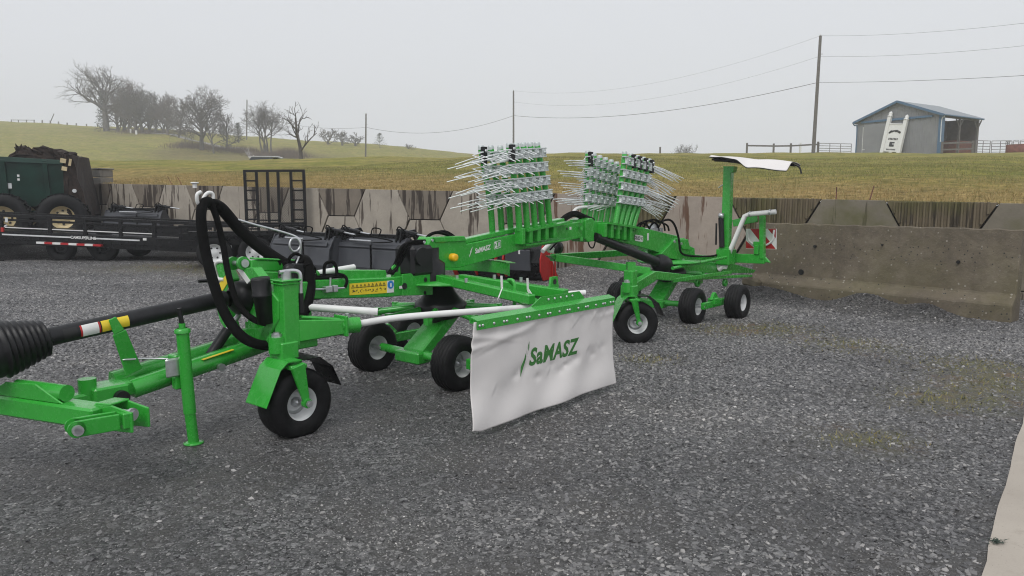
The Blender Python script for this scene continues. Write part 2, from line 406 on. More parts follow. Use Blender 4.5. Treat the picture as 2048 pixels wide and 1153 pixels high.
# ================================================================== SETTING
# retaining wall line
WA, WB = Vector((-11.7, 23.0)), Vector((6.26, 12.5)); WP = (WB - WA) / 8; WD = WP.normalized(); WNRM = Vector((-WD.y, WD.x))  # away from camera
if WNRM.y < 0: WNRM = -WNRM
PER = WP.length
def wall_pt(k): return WA + WP * k
def wall_top(k): return 2.04 - .49 * k / 8
def wall_kd(X, Y):
    d = Vector((X, Y)) - WA; return d.dot(WD) / PER, d.dot(WNRM)
SL0, SL1 = Vector((3.98, 12.15)), Vector((6.39, 9.29))      # fallen slab, left and right foot
def ground_z(X, Y):
    k, d = wall_kd(X, Y)
    z = .40 * smooth01((Y - 20.5) / 1.0) * smooth01((-X - 7) / 4)
    m = smooth01((k - 5.25) / 1.1) * (1 - smooth01((k - 7.6) / .8))
    dd = -d
    z += .36 * m * math.exp(-(max(0, dd - .1) / 1.0) ** 2)
    sd = (SL1 - SL0).normalized(); q = Vector((X, Y)) - SL0; s = q.dot(sd); e = q.dot(Vector((sd.y, -sd.x)))
    if -1 < s < 4.2:
        e = abs(e); hh = .15 * (1 - smooth01((s - .2) / 1.3)) + .21 * math.exp(-((s - 1.95) / .42) ** 2) + .14 * math.exp(-((s - 2.75) / .28) ** 2)
        z = max(z, hh * math.exp(-(max(0, e - .22) / .48) ** 2) * smooth01((s + 1) / .8))
    z += .012 * math.sin(X * 1.7 + .6 * Y) * math.sin(Y * 1.3 - .4 * X) * smooth01((math.hypot(X, Y) - 5) / 3)
    return z
def sheet(name, xs, ys, zf, mat, attrs=None):
    nx, ny = len(xs), len(ys); vs = [(x, y, zf(x, y)) for y in ys for x in xs]
    fs = [(j * nx + i, j * nx + i + 1, (j + 1) * nx + i + 1, (j + 1) * nx + i) for j in range(ny - 1) for i in range(nx - 1)]
    me = bpy.data.meshes.new(name); me.from_pydata(vs, [], fs)
    for an, af in (attrs or {}).items():
        at = me.attributes.new(an, 'FLOAT', 'POINT'); at.data.foreach_set('value', [af(v[0], v[1]) for v in vs])
    return link(name, me, mat, smooth=True)
MOSS = [at_z(*p) for p in ((1450, 660), (1560, 660), (1700, 690), (1950, 730), (2010, 770), (1900, 800), (1300, 720), (1740, 880), (340, 535), (480, 545), (560, 560))]
MOSR = [.45, .45, .5, .5, .5, .4, .3, .25, 1.2, 1.0, .7]
def moss(X, Y):
    return min(1, sum(math.exp(-(((X - p.x) ** 2 * .7 + (Y - p.y) ** 2) / r ** 2)) for p, r in zip(MOSS, MOSR)))
gx = list(np.concatenate([np.arange(-70, -16, 2.), np.arange(-16, 9, .22), np.arange(9, 32, 2.)]))
gy = list(np.concatenate([np.arange(-14, 2, 2.), np.arange(2, 24, .22), np.arange(24, 48, 1.5)]))
struct(sheet('gravel_yard', gx, gy, ground_z, 'ground', {'moss': moss}))
# concrete pad at the right
pa, pb = at_z(2046, 841), at_z(1962, 1152); pd = (pa - pb).normalized(); pn = Vector((pd.y, -pd.x, 0))
b = B(); e0, e1 = pb - pd * 6, pa + pd * 1.6
edge = [e0 + (e1 - e0) * t + pn * (.005 * math.sin(t * 55) + .004 * math.sin(t * 131) + random.gauss(0, .003)) for t in np.linspace(0, 1, 60)]
b.prism([Vector((p.x, p.y, -.12)) for p in edge] + [Vector((e1.x, e1.y, -.12)) + pn * 6, Vector((e0.x, e0.y, -.12)) + pn * 6], (0, 0, .135))
struct(b.build('concrete_pad', 'pad'))

# ---- pasture behind the wall, far hill
SKY = ([-600, 0, 200, 345, 450, 600, 770, 900, 1000, 1100, 3200], [240, 250, 261, 266, 276, 287, 296, 309, 319, 330, 330])
CRS = ([-600, 200, 500, 900, 1000, 1150, 3200], [326, 325, 319.5, 318, 312, 309, 308])
def field_z(X, Y):
    k, d = wall_kd(X, Y)
    px = 1024 + FPX * X / max(Y, 1)
    px = max(-600, min(3100, px))
    # wall crossing along this azimuth
    s = X / Y; den = WD.x - s * WD.y
    t = max(-12 * PER, (s * WA.y - WA.x) / den) if den > .05 else -12 * PER
    yw = max(4., WA.y + WD.y * t); zw = wall_top(max(-12, min(12, t / PER))) - .05
    yc = 50 + 24 * smooth01((px - 900) / 600)
    zc = CH + yc * (400 - np.interp(px, *CRS)) / FPX
    if Y <= yc:
        tt = max(0, (Y - yw) / max(1, yc - yw)); z = zw + (zc - zw) * tt ** .9
    else:
        zh = CH + 230 * (400 - np.interp(px, *SKY)) / FPX
        zn = zc - min(2.4, .035 * (Y - yc)); ss = smooth01((Y - yc - 12) / (236 - yc - 12))
        z = zn * (1 - ss) + zh * ss
        if Y > 236: z -= .035 * (Y - 236)
    z += (.10 * math.sin(X * .31 + 1) * math.sin(Y * .23) + .05 * math.sin(X * .9) * math.cos(Y * .7)) * smooth01(d / 6) * (1 + smooth01((Y - 90) / 60))
    return z
def hit(px, py):
    r = ray(px, py); prev = None
    for Y in np.concatenate([np.arange(14, 100, .5), np.arange(100, 300, 1.)]):
        p = CC + r * (Y / r.y)
        if wall_kd(p.x, p.y)[1] < 0: continue
        if field_z(p.x, p.y) >= p.z: return Vector((p.x, p.y, field_z(p.x, p.y)))
    p = CC + r * (228 / r.y); return Vector((p.x, p.y, field_z(p.x, p.y)))
def on_field(px, Y):
    X = (px - 1024) / FPX * Y * math.cos(TH); return Vector((X, Y, field_z(X, Y)))
BRUSH = [(430, 306, 8), (480, 306, 8), (540, 314, 8), (300, 264, 8), (380, 302, 6), (590, 316, 7)]
BRP = [(hit(a_, b_), c_) for a_, b_, c_ in BRUSH]
def brush(X, Y): return .45 * min(1, sum(math.exp(-((X - p.x) ** 2 + ((Y - p.y) * .6) ** 2) / r ** 2) for p, r in BRP))
def dry(X, Y):
    k, d = wall_kd(X, Y); return (1 - smooth01((d - .8) / 8)) * .85 + .08
def field_mesh():
    ss = np.concatenate([np.linspace(-1.55, -.97, 30), np.linspace(-.95, 1.05, 190), np.linspace(1.07, 1.4, 16)]); ts = []
    d0 = np.concatenate([np.arange(0, 6, .4), np.arange(6, 30, 1.), np.arange(30, 75, 2.), np.arange(75, 260, 4.), np.arange(260, 380, 20.)])
    vs, fs, dr, br = [], [], [], []
    for s in ss:
        den = WD.x - s * WD.y; t = (s * WA.y - WA.x) / den
        t = max(-12 * PER, min(12.0 * PER, t if den > .05 else -99))
        yw = WA.y + WD.y * t; yw = max(yw, 4)
        for d in d0:
            Y = yw + d + .13; X = s * Y
            kk, dd = wall_kd(X, Y)
            vs.append((X, Y, field_z(X, Y) if dd > -.05 else wall_top(kk) - .1)); dr.append(dry(X, Y)); br.append(brush(X, Y))
    m = len(d0)
    fs = [(i * m + j, (i + 1) * m + j, (i + 1) * m + j + 1, i * m + j + 1) for i in range(len(ss) - 1) for j in range(m - 1)]
    me = bpy.data.meshes.new('pasture'); me.from_pydata(vs, [], fs)
    for an, dat in (('dry', dr), ('brush', br)):
        a_ = me.attributes.new(an, 'FLOAT', 'POINT'); a_.data.foreach_set('value', dat)
    return struct(link('pasture', me, 'grass', smooth=True))
field_mesh()
# farm lane on the far slope
lp = [hit(x, y) for x, y in ((280, 264), (345, 270), (400, 285), (450, 298), (500, 311), (560, 318))]
lb = B(); lps = curve_pts(lp, 5); vs = []
for i, p in enumerate(lps):
    for o_ in (-1.5, 1.5):
        q = Vector((p.x, p.y + o_, 0)); vs.append((q.x, q.y, field_z(q.x, q.y) + .12))
lb.add(vs, [(2 * i, 2 * i + 2, 2 * i + 3, 2 * i + 1) for i in range(len(lps) - 1)]); struct(lb.build('farm_lane', 'lane'))

# ---- grass blades near the wall (nobody could count them)
def blades(name, n, smax, hmin, hmax, s0=0.0):
    k = np.random.uniform(-1.0, 10.2, n); s = s0 + np.random.uniform(0, 1, n) ** 1.5 * smax
    vs, fs, dr = [], [], []
    for i in range(n):
        p = wall_pt(k[i]) + WNRM * (s[i] + .06); z = field_z(p.x, p.y)
        h = random.uniform(hmin, hmax); a_ = random.uniform(0, 6.28); w = h * .10 + .006
        lx, ly = random.gauss(0, .45) * h, random.gauss(0, .45) * h
        cx, cy = math.cos(a_) * w, math.sin(a_) * w
        b0 = len(vs); vs += [(p.x - cx, p.y - cy, z - .02), (p.x + cx, p.y + cy, z - .02), (p.x + lx, p.y + ly, z + h)]
        fs.append((b0, b0 + 1, b0 + 2))
        q = min(1, max(0, (1 - smooth01((s[i] - .8) / 7)) * .8 + random.gauss(.10, .3))); dr += [q] * 3
    me = bpy.data.meshes.new(name); me.from_pydata(vs, [], fs)
    a_ = me.attributes.new('dry', 'FLOAT', 'POINT'); a_.data.foreach_set('value', dr)
    return struct(link(name, me, 'blade'), 'stuff')
blades('bank_grass', 110000, 30, .02, .065)

# ---- loose stones: scattered by geometry nodes on a patch of the yard
def stones(name, xs, ys, dens, smin, smax, seed, smat='stone'):
    nx, ny = len(xs), len(ys)
    vs = [(x, y, ground_z(x, y) - .002) for y in ys for x in xs]
    fs = [(j * nx + i, j * nx + i + 1, (j + 1) * nx + i + 1, (j + 1) * nx + i) for j in range(ny - 1) for i in range(nx - 1)]
    me = bpy.data.meshes.new(name); me.from_pydata(vs, [], fs)
    a_ = me.attributes.new('dens', 'FLOAT', 'POINT'); a_.data.foreach_set('value', [dens(v[0], v[1]) for v in vs])
    o = link(name, me, smat); struct(o, 'stuff')
    ng = bpy.data.node_groups.new(name, 'GeometryNodeTree')
    ng.interface.new_socket('Geometry', in_out='INPUT', socket_type='NodeSocketGeometry')
    ng.interface.new_socket('Geometry', in_out='OUTPUT', socket_type='NodeSocketGeometry')
    nd = ng.nodes; lk = ng.links.new
    gi = nd.new('NodeGroupInput'); go = nd.new('NodeGroupOutput')
    dp = nd.new('GeometryNodeDistributePointsOnFaces'); na = nd.new('GeometryNodeInputNamedAttribute'); na.data_type = 'FLOAT'
    na.inputs['Name'].default_value = 'dens'; dp.inputs['Seed'].default_value = seed
    lk(gi.outputs[0], dp.inputs['Mesh']); lk(na.outputs['Attribute'], dp.inputs['Density'])
    gti = nd.new('GeometryNodeGeometryToInstance')
    for q in range(4):
        ico = nd.new('GeometryNodeMeshIcoSphere'); ico.inputs['Radius'].default_value = 1; ico.inputs['Subdivisions'].default_value = 1
        sp = nd.new('GeometryNodeSetPosition'); rv = nd.new('FunctionNodeRandomValue'); rv.data_type = 'FLOAT_VECTOR'
        rv.inputs[0].default_value = (-.42,) * 3; rv.inputs[1].default_value = (.42,) * 3; rv.inputs['Seed'].default_value = 11 * q + 3
        lk(ico.outputs['Mesh'], sp.inputs['Geometry']); lk(rv.outputs[0], sp.inputs['Offset'])
        sm = nd.new('GeometryNodeSetMaterial'); sm.inputs['Material'].default_value = MT[smat]
        lk(sp.outputs[0], sm.inputs['Geometry']); lk(sm.outputs[0], gti.inputs[0])
    ip = nd.new('GeometryNodeInstanceOnPoints'); ip.inputs['Pick Instance'].default_value = True
    ri = nd.new('FunctionNodeRandomValue'); ri.data_type = 'INT'; ri.inputs[4].default_value = 0; ri.inputs[5].default_value = 3
    rs = nd.new('FunctionNodeRandomValue'); rs.data_type = 'FLOAT_VECTOR'
    rs.inputs[0].default_value = (smin, smin, smin * .5); rs.inputs[1].default_value = (smax, smax * .75, smax * .55); rs.inputs['Seed'].default_value = 5
    rr = nd.new('FunctionNodeRandomValue'); rr.data_type = 'FLOAT_VECTOR'; rr.inputs[0].default_value = (-.6, -.6, 0); rr.inputs[1].default_value = (.6, .6, 6.28)
    lk(dp.outputs['Points'], ip.inputs['Points']); lk(gti.outputs[0], ip.inputs['Instance'])
    lk(ri.outputs[2], ip.inputs['Instance Index']); lk(rr.outputs[0], ip.inputs['Rotation']); lk(rs.outputs[0], ip.inputs['Scale'])
    lk(ip.outputs[0], go.inputs[0])
    md = o.modifiers.new('scatter', 'NODES'); md.node_group = ng
    return o
def patchy(X, Y):
    n = .5 + .5 * math.sin(X * 1.3 + 1.1 * math.sin(Y * .9)) * math.sin(Y * 1.1 + .8 * math.sin(X * .7)); return n
def on_pad(X, Y): return (Vector((X, Y, 0)) - pb).dot(pn) > -.03
def seen(X, Y): return not on_pad(X, Y) and abs(X) < .78 * Y + .5
def dens_fine(X, Y):
    if not seen(X, Y) or Y > 7.4: return 0
    return (3200 + 2600 * patchy(X * 1.3, Y * 1.3)) * (1 - .8 * moss(X, Y)) * (1 - smooth01((Y - 6.2) / 1.2))
def dens_mid(X, Y):
    if not seen(X, Y) or Y > 9: return 0
    right = smooth01((X + .6) / 2.0); return (120 + 1900 * right * (.25 + .75 * patchy(X, Y))) * (1 - .85 * moss(X, Y)) * (1 - smooth01((Y - 7.5) / 1.5))
def heap(X, Y):
    sdv = (SL1 - SL0).normalized(); q = Vector((X, Y)) - SL0; s_ = q.dot(sdv); e_ = q.dot(Vector((sdv.y, -sdv.x)))
    return smooth01((s_ + .2) / .6) * (1 - smooth01((s_ - 3.0) / .6)) * (1 - smooth01((abs(e_) - .65) / .55))
def dens_heap(X, Y): return 2600 * heap(X, Y) if not on_pad(X, Y) else 0
def dens_far(X, Y):
    if not seen(X, Y) or Y < 5.8: return 0
    k, d = wall_kd(X, Y)
    if d > -.05: return 0
    pile = smooth01((ground_z(X, Y) - .04) / .1)
    return (1500 + 700 * patchy(X, Y) + 900 * pile) * (1 - .8 * moss(X, Y)) * smooth01((Y - 5.8) / 1.5) * (1 - .75 * smooth01((Y - 9) / 7)) * (1 - .85 * heap(X, Y))
stones('fine_gravel', list(np.arange(-6.4, 6.6, .2)), list(np.arange(2.2, 7.6, .2)), dens_fine, .003, .0085, 1)
stones('loose_gravel', list(np.arange(-7, 7.4, .2)), list(np.arange(2.2, 9.2, .2)), dens_mid, .007, .019, 3)
stones('coarse_gravel', list(np.arange(-14, 9.8, .25)), list(np.arange(5.75, 20.5, .25)), dens_far, .008, .022, 2)
stones('heap_gravel', list(np.arange(3.2, 7.8, .15)), list(np.arange(8.2, 13.2, .15)), dens_heap, .006, .020, 4, 'darkstone')

# ---- weeds creeping through the gravel
def weeds():
    V, F, D = [], [], []; rr = random.Random(9)
    for p, r in zip(MOSS, MOSR):
        for i in range(int(380 * min(r, .8))):
            x, y = p.x + rr.gauss(0, r * .55), p.y + rr.gauss(0, r * .45)
            if on_pad(x, y) or wall_kd(x, y)[1] > -.3: continue
            z = ground_z(x, y); h = rr.uniform(.012, .045); a_ = rr.uniform(0, 6.28); w = .004; lx, ly = rr.gauss(0, .7) * h, rr.gauss(0, .7) * h
            b0 = len(V); V += [(x - w * math.cos(a_), y - w * math.sin(a_), z), (x + w * math.cos(a_), y + w * math.sin(a_), z), (x + lx, y + ly, z + h)]; F.append((b0, b0 + 1, b0 + 2)); q = min(1, max(0, rr.gauss(.25, .25))); D += [q] * 3
    me = bpy.data.meshes.new('yard_weeds'); me.from_pydata(V, [], F); a_ = me.attributes.new('dry', 'FLOAT', 'POINT'); a_.data.foreach_set('value', D)
    struct(link('yard_weeds', me, 'blade'), 'stuff')
weeds()
# clump of dead weed lying on the pad
cp = at_z(1994, 1086, .016); V, F = [], []; rr = random.Random(5)
for i in range(70):
    a_, r_ = rr.uniform(0, 6.28), abs(rr.gauss(0, .016)); q = Vector((r_ * 1.6 * math.cos(a_), r_ * math.sin(a_), rr.uniform(.001, .012))); d_ = Vector((rr.gauss(0, .014), rr.gauss(0, .010), rr.uniform(0, .008)))
    n_ = Vector((-d_.y, d_.x, 0)).normalized() * .004; b0 = len(V); V += [tuple(q - n_), tuple(q + n_), tuple(q + d_)]; F.append((b0, b0 + 1, b0 + 2))
me = bpy.data.meshes.new('weed_clump'); me.from_pydata(V, [], F); wc = link('weed_clump', me, 'conifer'); wc.location = cp; tag(wc, 'small dark clump of dead weed lying on the concrete pad', 'weed')

# ---- retaining wall: hexagonal precast panels
wall = empty('retaining_wall', (WA.x, WA.y, 0), math.atan2(WD.y, WD.x))
tag(wall, 'long stained concrete retaining wall of hexagonal panels along the foot of the pasture', 'wall')
TW, NW = .62 * PER, .335 * PER     # trapezoid width at the top and at mid height
JG = .018
def wall_panel(poly, mat, name='panel', thick=.14, ribs=0):
    b = B(); cx = sum(p[0] for p in poly) / len(poly); cz = sum(p[1] for p in poly) / len(poly)
    pl = []
    for x, z in poly:
        dx, dz = x - cx, z - cz; l_ = math.hypot(dx, dz); pl.append((x - dx / l_ * JG, z - dz / l_ * JG))
    b.prism([(x, -.03, z) for x, z in pl], (0, thick, 0))
    if ribs:
        z0, z1 = min(p[1] for p in pl), max(p[1] for p in pl)
        top = [p for p in pl if abs(p[1] - z1) < .05 + .1]; bot = [p for p in pl if abs(p[1] - z0) < .05]
        xt0, xt1 = min(p[0] for p in top), max(p[0] for p in top); xb0, xb1 = min(p[0] for p in bot), max(p[0] for p in bot)
        x = min(xt0, xb0) + .04
        while x < max(xt1, xb1) - .03:
            za, zb = z0 + .015, z1 - .02
            def lim(x):
                lo, hi = za, zb
                if xt0 < xb0:
                    if x < xb0: lo = z0 + (z1 - z0) * (xb0 - x) / (xb0 - xt0) + .03
                    if x > xb1: lo = z0 + (z1 - z0) * (x - xb1) / (xt1 - xb1) + .03
                else:
                    if x < xt0: hi = z1 - (z1 - z0) * (xt0 - x) / max(.01, xt0 - xb0) - .03
                    if x > xt1: hi = z1 - (z1 - z0) * (x - xt1) / max(.01, xb1 - xt1) - .03
                return lo, hi
            lo, hi = lim(x)
            if hi - lo > .05: b.prism([(x - .026, -.028, lo), (x - .014, -.078, lo), (x + .014, -.078, lo), (x + .026, -.028, lo)], (0, 0, hi - lo))
            x += .088
    return b.build(name, mat, wall, bevel=.006)
for k in range(-12, 13):
    zt = wall_top(k + .3); x0 = k * PER; hm = .70
    xm = x0 + TW / 2; mt = ('paneldark', 'panelmoss')[k >= 6]
    wall_panel([(x0, zt - hm * 0), (x0 + TW, zt - .03), (xm + NW / 2, zt - hm), (xm - NW / 2, zt - hm)], mt, ribs=k >= 6)
    x1 = x0 + TW; x2 = x0 + PER
    hexmat = 'panel' if k < 5 else ('panelrust' if k in (5, 6) else 'panelmoss2')
    xn = x2 + TW / 2 - NW / 2; xp = xm + NW / 2
    wall_panel([(x1, zt - .03), (x2, zt - .05), (xn, zt - hm - .04), (x2, zt - 2 * hm - .02), (x1, zt - 2 * hm - .02), (xp, zt - hm)], hexmat)
    wall_panel([(xm - NW / 2, zt - hm), (xm + NW / 2, zt - hm), (x1, zt - 2 * hm), (x0, zt - 2 * hm)], 'panel' if k < 6 else 'panelmoss2')
    lo = -.25
    wall_panel([(x0, zt - 2 * hm), (x0 + TW, zt - 2 * hm), (x0 + TW, lo), (x0, lo)], 'panel', 'base_panel')
    wall_panel([(x1, zt - 2 * hm - .02), (x2, zt - 2 * hm - .02), (x2, lo), (x1, lo)], 'paneldark', 'base_panel', ribs=k >= 4)
b = B()
for k in range(-12, 13):
    x0 = k * PER; z0_ = wall_top(k); z1_ = wall_top(k + 1)
    b.add([(x0, .05, -.3), (x0 + PER, .05, -.3), (x0 + PER, .05, z1_ - .07), (x0, .05, z0_ - .07), (x0, .3, -.3), (x0 + PER, .3, -.3), (x0 + PER, .3, z1_ - .07), (x0, .3, z0_ - .07)],
          [(0, 1, 2, 3), (3, 2, 6, 7), (5, 4, 7, 6)])
b.build('joint_backing', 'joint', wall)
def wall_local(px, py, off=-.05):
    r = ray(px, py); n3 = Vector((WNRM.x, WNRM.y, 0)); a3 = Vector((WA.x, WA.y, 0))
    t = ((a3 - CC).dot(n3) + off) / r.dot(n3); p = CC + r * t; return p
# block pillar standing on the wall end
pp = at_y(205, 366, 24.25); pil = empty('block_pillar', (pp.x, pp.y, 1.80), math.atan2(WD.y, WD.x))
tag(pil, 'short pillar of grey concrete blocks on the wall behind the spreader', 'pillar')
for i in range(3): B().box((0, 0, .11 + i * .235), (.50, .44, .22)).build('block', 'block', pil, bevel=.012)
B().box((0, 0, .725), (.56, .5, .045)).build('cap_block', 'block', pil, bevel=.012)
p = on_field(391, 19.2); p.z += .0
vc = empty('vent_cap', p + Vector((0, 0, -.02))); vc.scale = (.55, .55, .6); tag(vc, 'white round vent cap sticking out of the grass above the wall', 'vent')
B().cyl((0, 0, -.1), (0, 0, .07), .10, 18).build('pipe', 'white', vc)
B().lathe([(.001, .16), (.17, .15), (.19, .11), (.15, .085), (.10, .07)], (0, 0, 0), (0, 0, 1), 20).build('hood', 'white', vc)
for px, py, lean, hgt, lab in ((1672, 400, 0, .34, 'thin upright steel rod on the mossy wall, left of the two'), (1736, 400, .25, .36, 'thin leaning steel rod on the mossy wall, right of the two'),
                               (346, 366, -.5, .3, 'thin tilted steel rod in dry grass, left of the pair near the vent'), (366, 367, -.5, .3, 'thin tilted steel rod in dry grass, right of the pair near the vent')):
    q = wall_local(px, py, .1); q.z -= .12
    tag(B().tube([q, q + Vector((lean * hgt, 0, hgt))], .009, 6).build('steel_rod', 'rust'), lab, 'rod', 'steel rods on the wall')

# ---- fallen barrier slab
sd = (SL1 - SL0); sl = sd.length; slab = empty('barrier_slab', (SL0.x, SL0.y, 0), math.atan2(sd.y, sd.x))
tag(slab, 'thick brown concrete barrier slab leaning in front of the mossy wall at the right', 'slab')
b = B(); nseg = 28
prof = [(-.16, -.05), (-.15, .22), (-.03, .34), (.02, 1.17), (.17, 1.15), (.17, -.05)]
vs = []
for i in range(nseg + 1):
    x = sl * i / nseg
    for j, (y, z) in enumerate(prof):
        jit = .012 * math.sin(i * 2.3 + j * 1.7) * (1 if 0 < i < nseg else .3)
        vs.append((x, y + jit * .6, z + jit * (.7 if z > 1 else .3)))
m_ = len(prof)
b.add(vs, [(i * m_ + j, (i + 1) * m_ + j, (i + 1) * m_ + (j + 1) % m_, i * m_ + (j + 1) % m_) for i in range(nseg) for j in range(m_)] + [tuple(range(m_)), tuple(nseg * m_ + j for j in reversed(range(m_)))])
b.build('slab_body', 'slab', slab, bevel=.015)
b = B(); b.box((.10, -.20, .21), (.30, .14, .15), Matrix.Rotation(.12, 3, 'Z') @ Matrix.Rotation(.2, 3, 'Y')); b.build('broken_corner', 'slab', slab, bevel=.035)
for x, z, r in ((1.05, .83, .022), (3.05, .72, .022), (.85, .42, .045), (2.05, .9, .012)):
    B().cyl((x, -.035, z), (x, .03, z), r, 10).build('anchor_hole', 'ink', slab)

# ================================================================== HAY RAKE
rake = empty('hay_rake', RO, math.atan2(RA.y, RA.x))
tag(rake, 'green twin rotor hay rake folded for transport with white side curtain', 'hay rake')
def part(b, name, mat='green', parent=None, bevel=.004): return b.build(name, mat, parent or rake, bevel=bevel)
# ---- wheels (rim with tyre as sub-part)
def tyre_prof(R_, w, rim, grooves):
    h = w / 2; pr = [(rim, -h * .78), (rim + .012, -h * .92), ((R_ + rim) / 2, -h), (R_ - .035, -h * .97), (R_ - .010, -h * .80)]
    g = np.linspace(-h * .72, h * .72, grooves * 4 + 1) if grooves else [0]
    if grooves:
        for i, y in enumerate(g): pr.append((R_ - (.017 if i % 4 == 2 else 0) - .012 * (y / h) ** 4, y))
    else:
        for y in np.linspace(-h * .7, h * .7, 7): pr.append((R_ - .018 * abs(y / h) ** 2.5, y))
    pr += [(R_ - .010, h * .80), (R_ - .035, h * .97), ((R_ + rim) / 2, h), (rim + .012, h * .92), (rim, h * .78)]
    return pr
def rim_bm(R_, w):
    h = w / 2; b = B()
    b.lathe([(R_ + .012, -h * .86), (R_ + .014, -h * .80), (R_ - .006, -h * .76), (R_ - .016, -h * .4), (R_ - .03, 0), (R_ - .05, h * .12), (.05, h * .10), (.045, h * .02), (.0005, h * .02)], (0, 0, 0), (0, 1, 0), 32)
    b.lathe([(R_ + .012, h * .86), (R_ - .006, h * .76), (R_ - .03, 0), (R_ - .05, h * .12)], (0, 0, 0), (0, 1, 0), 32)
    return b
WD_ = .457; WR = WD_ / 2
bog_rim = rim_bm(.112, .20).mesh('wheel'); bog_rim.materials.append(MT['rim'])
bog_tyre = B().lathe(tyre_prof(WR, .205, .108, 4), (0, 0, 0), (0, 1, 0), 48).mesh('tyre'); bog_tyre.materials.append(MT['rubber'])
# zigzag the grooves
for v_ in bog_tyre.vertices:
    r_ = math.hypot(v_.co.x, v_.co.z)
    if r_ > WR - .024: v_.co.y += .004 * (1 if int(round(math.atan2(v_.co.z, v_.co.x) / (2 * math.pi) * 48)) % 2 else -1)
jk_tyre = B().lathe(tyre_prof(WR + .008, .205, .112, 0), (0, 0, 0), (0, 1, 0), 48).mesh('tyre'); jk_tyre.materials.append(MT['rubber'])
hub_me = B().lathe([(.001, -.052), (.022, -.05), (.026, -.02), (.034, -.015), (.034, .01)], (0, 0, 0), (0, 1, 0), 16).mesh('hub_cap'); hub_me.materials.append(MT['zinc'])
def wheel(u, v, r, tyre, steer=0, face=-1, R_=WR):
    """face -1: dish opens to +v (near side)"""
    o = bpy.data.objects.new('wheel', bog_rim); COL.objects.link(o); o.parent = rake; o.location = L(u, v, R_ - .014)
    o.rotation_euler = (0, 0, steer + (0 if face < 0 else math.pi))
    for nm, me in (('tyre', tyre), ('hub_cap', hub_me)):
        c = bpy.data.objects.new(nm, me); COL.objects.link(c); c.parent = o
    return o
# ---- hitch crossbeam
ha, hb = K(205, 834, z=.42), K(0, 804, z=.42); hd = (hb - ha).normalized(); hl = ha + hd * 1.75; hup = Vector((0, 0, 1)); hx = hd.cross(hup).normalized()
def HB(s, x, z): return ha + hd * s + hx * x + Vector((0, 0, z))
part(B().beam(HB(.0, 0, 0), HB(1.7, 0, 0), .13, .11), 'crossbeam', bevel=.012)
b = B()
for xx in (.0, .105): b.prism([HB(-.20, xx, -.065), HB(.04, xx, -.075), HB(.06, xx, .06), HB(-.06, xx, .065), HB(-.20, xx, .04)], hx * .014)
b.prism([HB(-.06, .0, .062), HB(.05, .0, .057), HB(.05, .12, .057), HB(-.06, .12, .062)], (0, 0, .012)); part(b, 'end_bracket')
cf0, cf1 = K(236, 841, z=.42), K(150, 856, z=.42); cfd = (cf1 - cf0).normalized(); cfx = cfd.cross(Vector((0, 0, 1))).normalized()
b = B()
for sg in (-1, 1):
    o_ = cfx * (sg * .035); b.beam(cf0 + o_, cf1 + o_, .016, .082); b.cyl(cf1 + o_ - cfx * .008, cf1 + o_ + cfx * .008, .041, 18)
b.box(cf0 - cfd * .03, (.05, .10, .08)); part(b, 'clevis')
part(B().cyl(cf1 - cfx * .075, cf1 + cfx * .075, .016).cyl(cf1 + cfx * .058, cf1 + cfx * .07, .024), 'pin', 'zinc', bevel=0)
part(B().cyl(cf1 - cfx * .075, cf1 - cfx * .05, .026), 'pin_head', 'zinc', bevel=0)
q = K(252, 828, z=.44); part(B().cyl(q + hd * .12, q - hd * .06, .022).cyl(q - hd * .05, q - hd * .035, .034), 'link_pin', 'zinc', bevel=0)
# raised gusset and swivel on the crossbeam
sw = K(195, 790, z=.46)
b = B(); g0, g1 = HB(.25, -.02, .10), HB(.85, -.02, .10)
b.prism([HB(.22, -.05, .056), HB(.82, -.05, .056), HB(.66, -.05, .135), HB(.42, -.05, .145)], hx * .012)
b.tube([HB(.25, .0, .10), HB(.62, .0, .10)], .045, 16)
part(b, 'gusset')
d0 = K(263, 778, v=.06); d1 = K(560, 676, v=.06)
e0_, e1_ = K(225, 762, v=-.10), K(520, 672, v=-.10)
yk = K(205, 792, v=.03)
b = B(); b.box(yk + Vector((.02, 0, .02)), (.20, .20, .10)); b.cyl(yk + Vector((-.08, 0, -.06)), yk + Vector((-.08, 0, .12)), .05); b.box(yk + Vector((-.12, -.0, .0)), (.16, .09, .08))
part(b, 'yoke', bevel=.012)
q = K(242, 795, v=.14); part(B().cyl(q + Vector((0, .05, 0)), q + Vector((0, -.03, 0)), .042, 18), 'rubber_bumper', 'black')
def hexbeam(b, p, q, r): return b.tube([p, q], r, 6)
for pq in ((d0, d1), (e0_, e1_)):
    b = B(); hexbeam(b, pq[0], pq[1], .062); part(b, 'drawbar_tube', bevel=0)
b = B(); b.box((d0 + e0_) / 2 + Vector((.03, 0, -.01)), (.12, .2, .09)); part(b, 'tube_joint', bevel=.01)
for px0 in (355, 420):
    q = K(px0, 735, v=.1) ; q = d0 + (d1 - d0) * ((px0 - 263) / 297.) + Vector((0, -.05, -.04)); part(B().cyl(q, q + Vector((0, -.03, 0)), .024), 'bolt', 'zinc', bevel=0)
dm = d0 + (d1 - d0) * .38
part(B().box(d0 + (d1 - d0) * .52 + Vector((0, -.046, .045)), (.22, .03, .004), Matrix.Rotation(-.15, 3, 'Y')), 'yellow_decal', 'yellow', bevel=0)
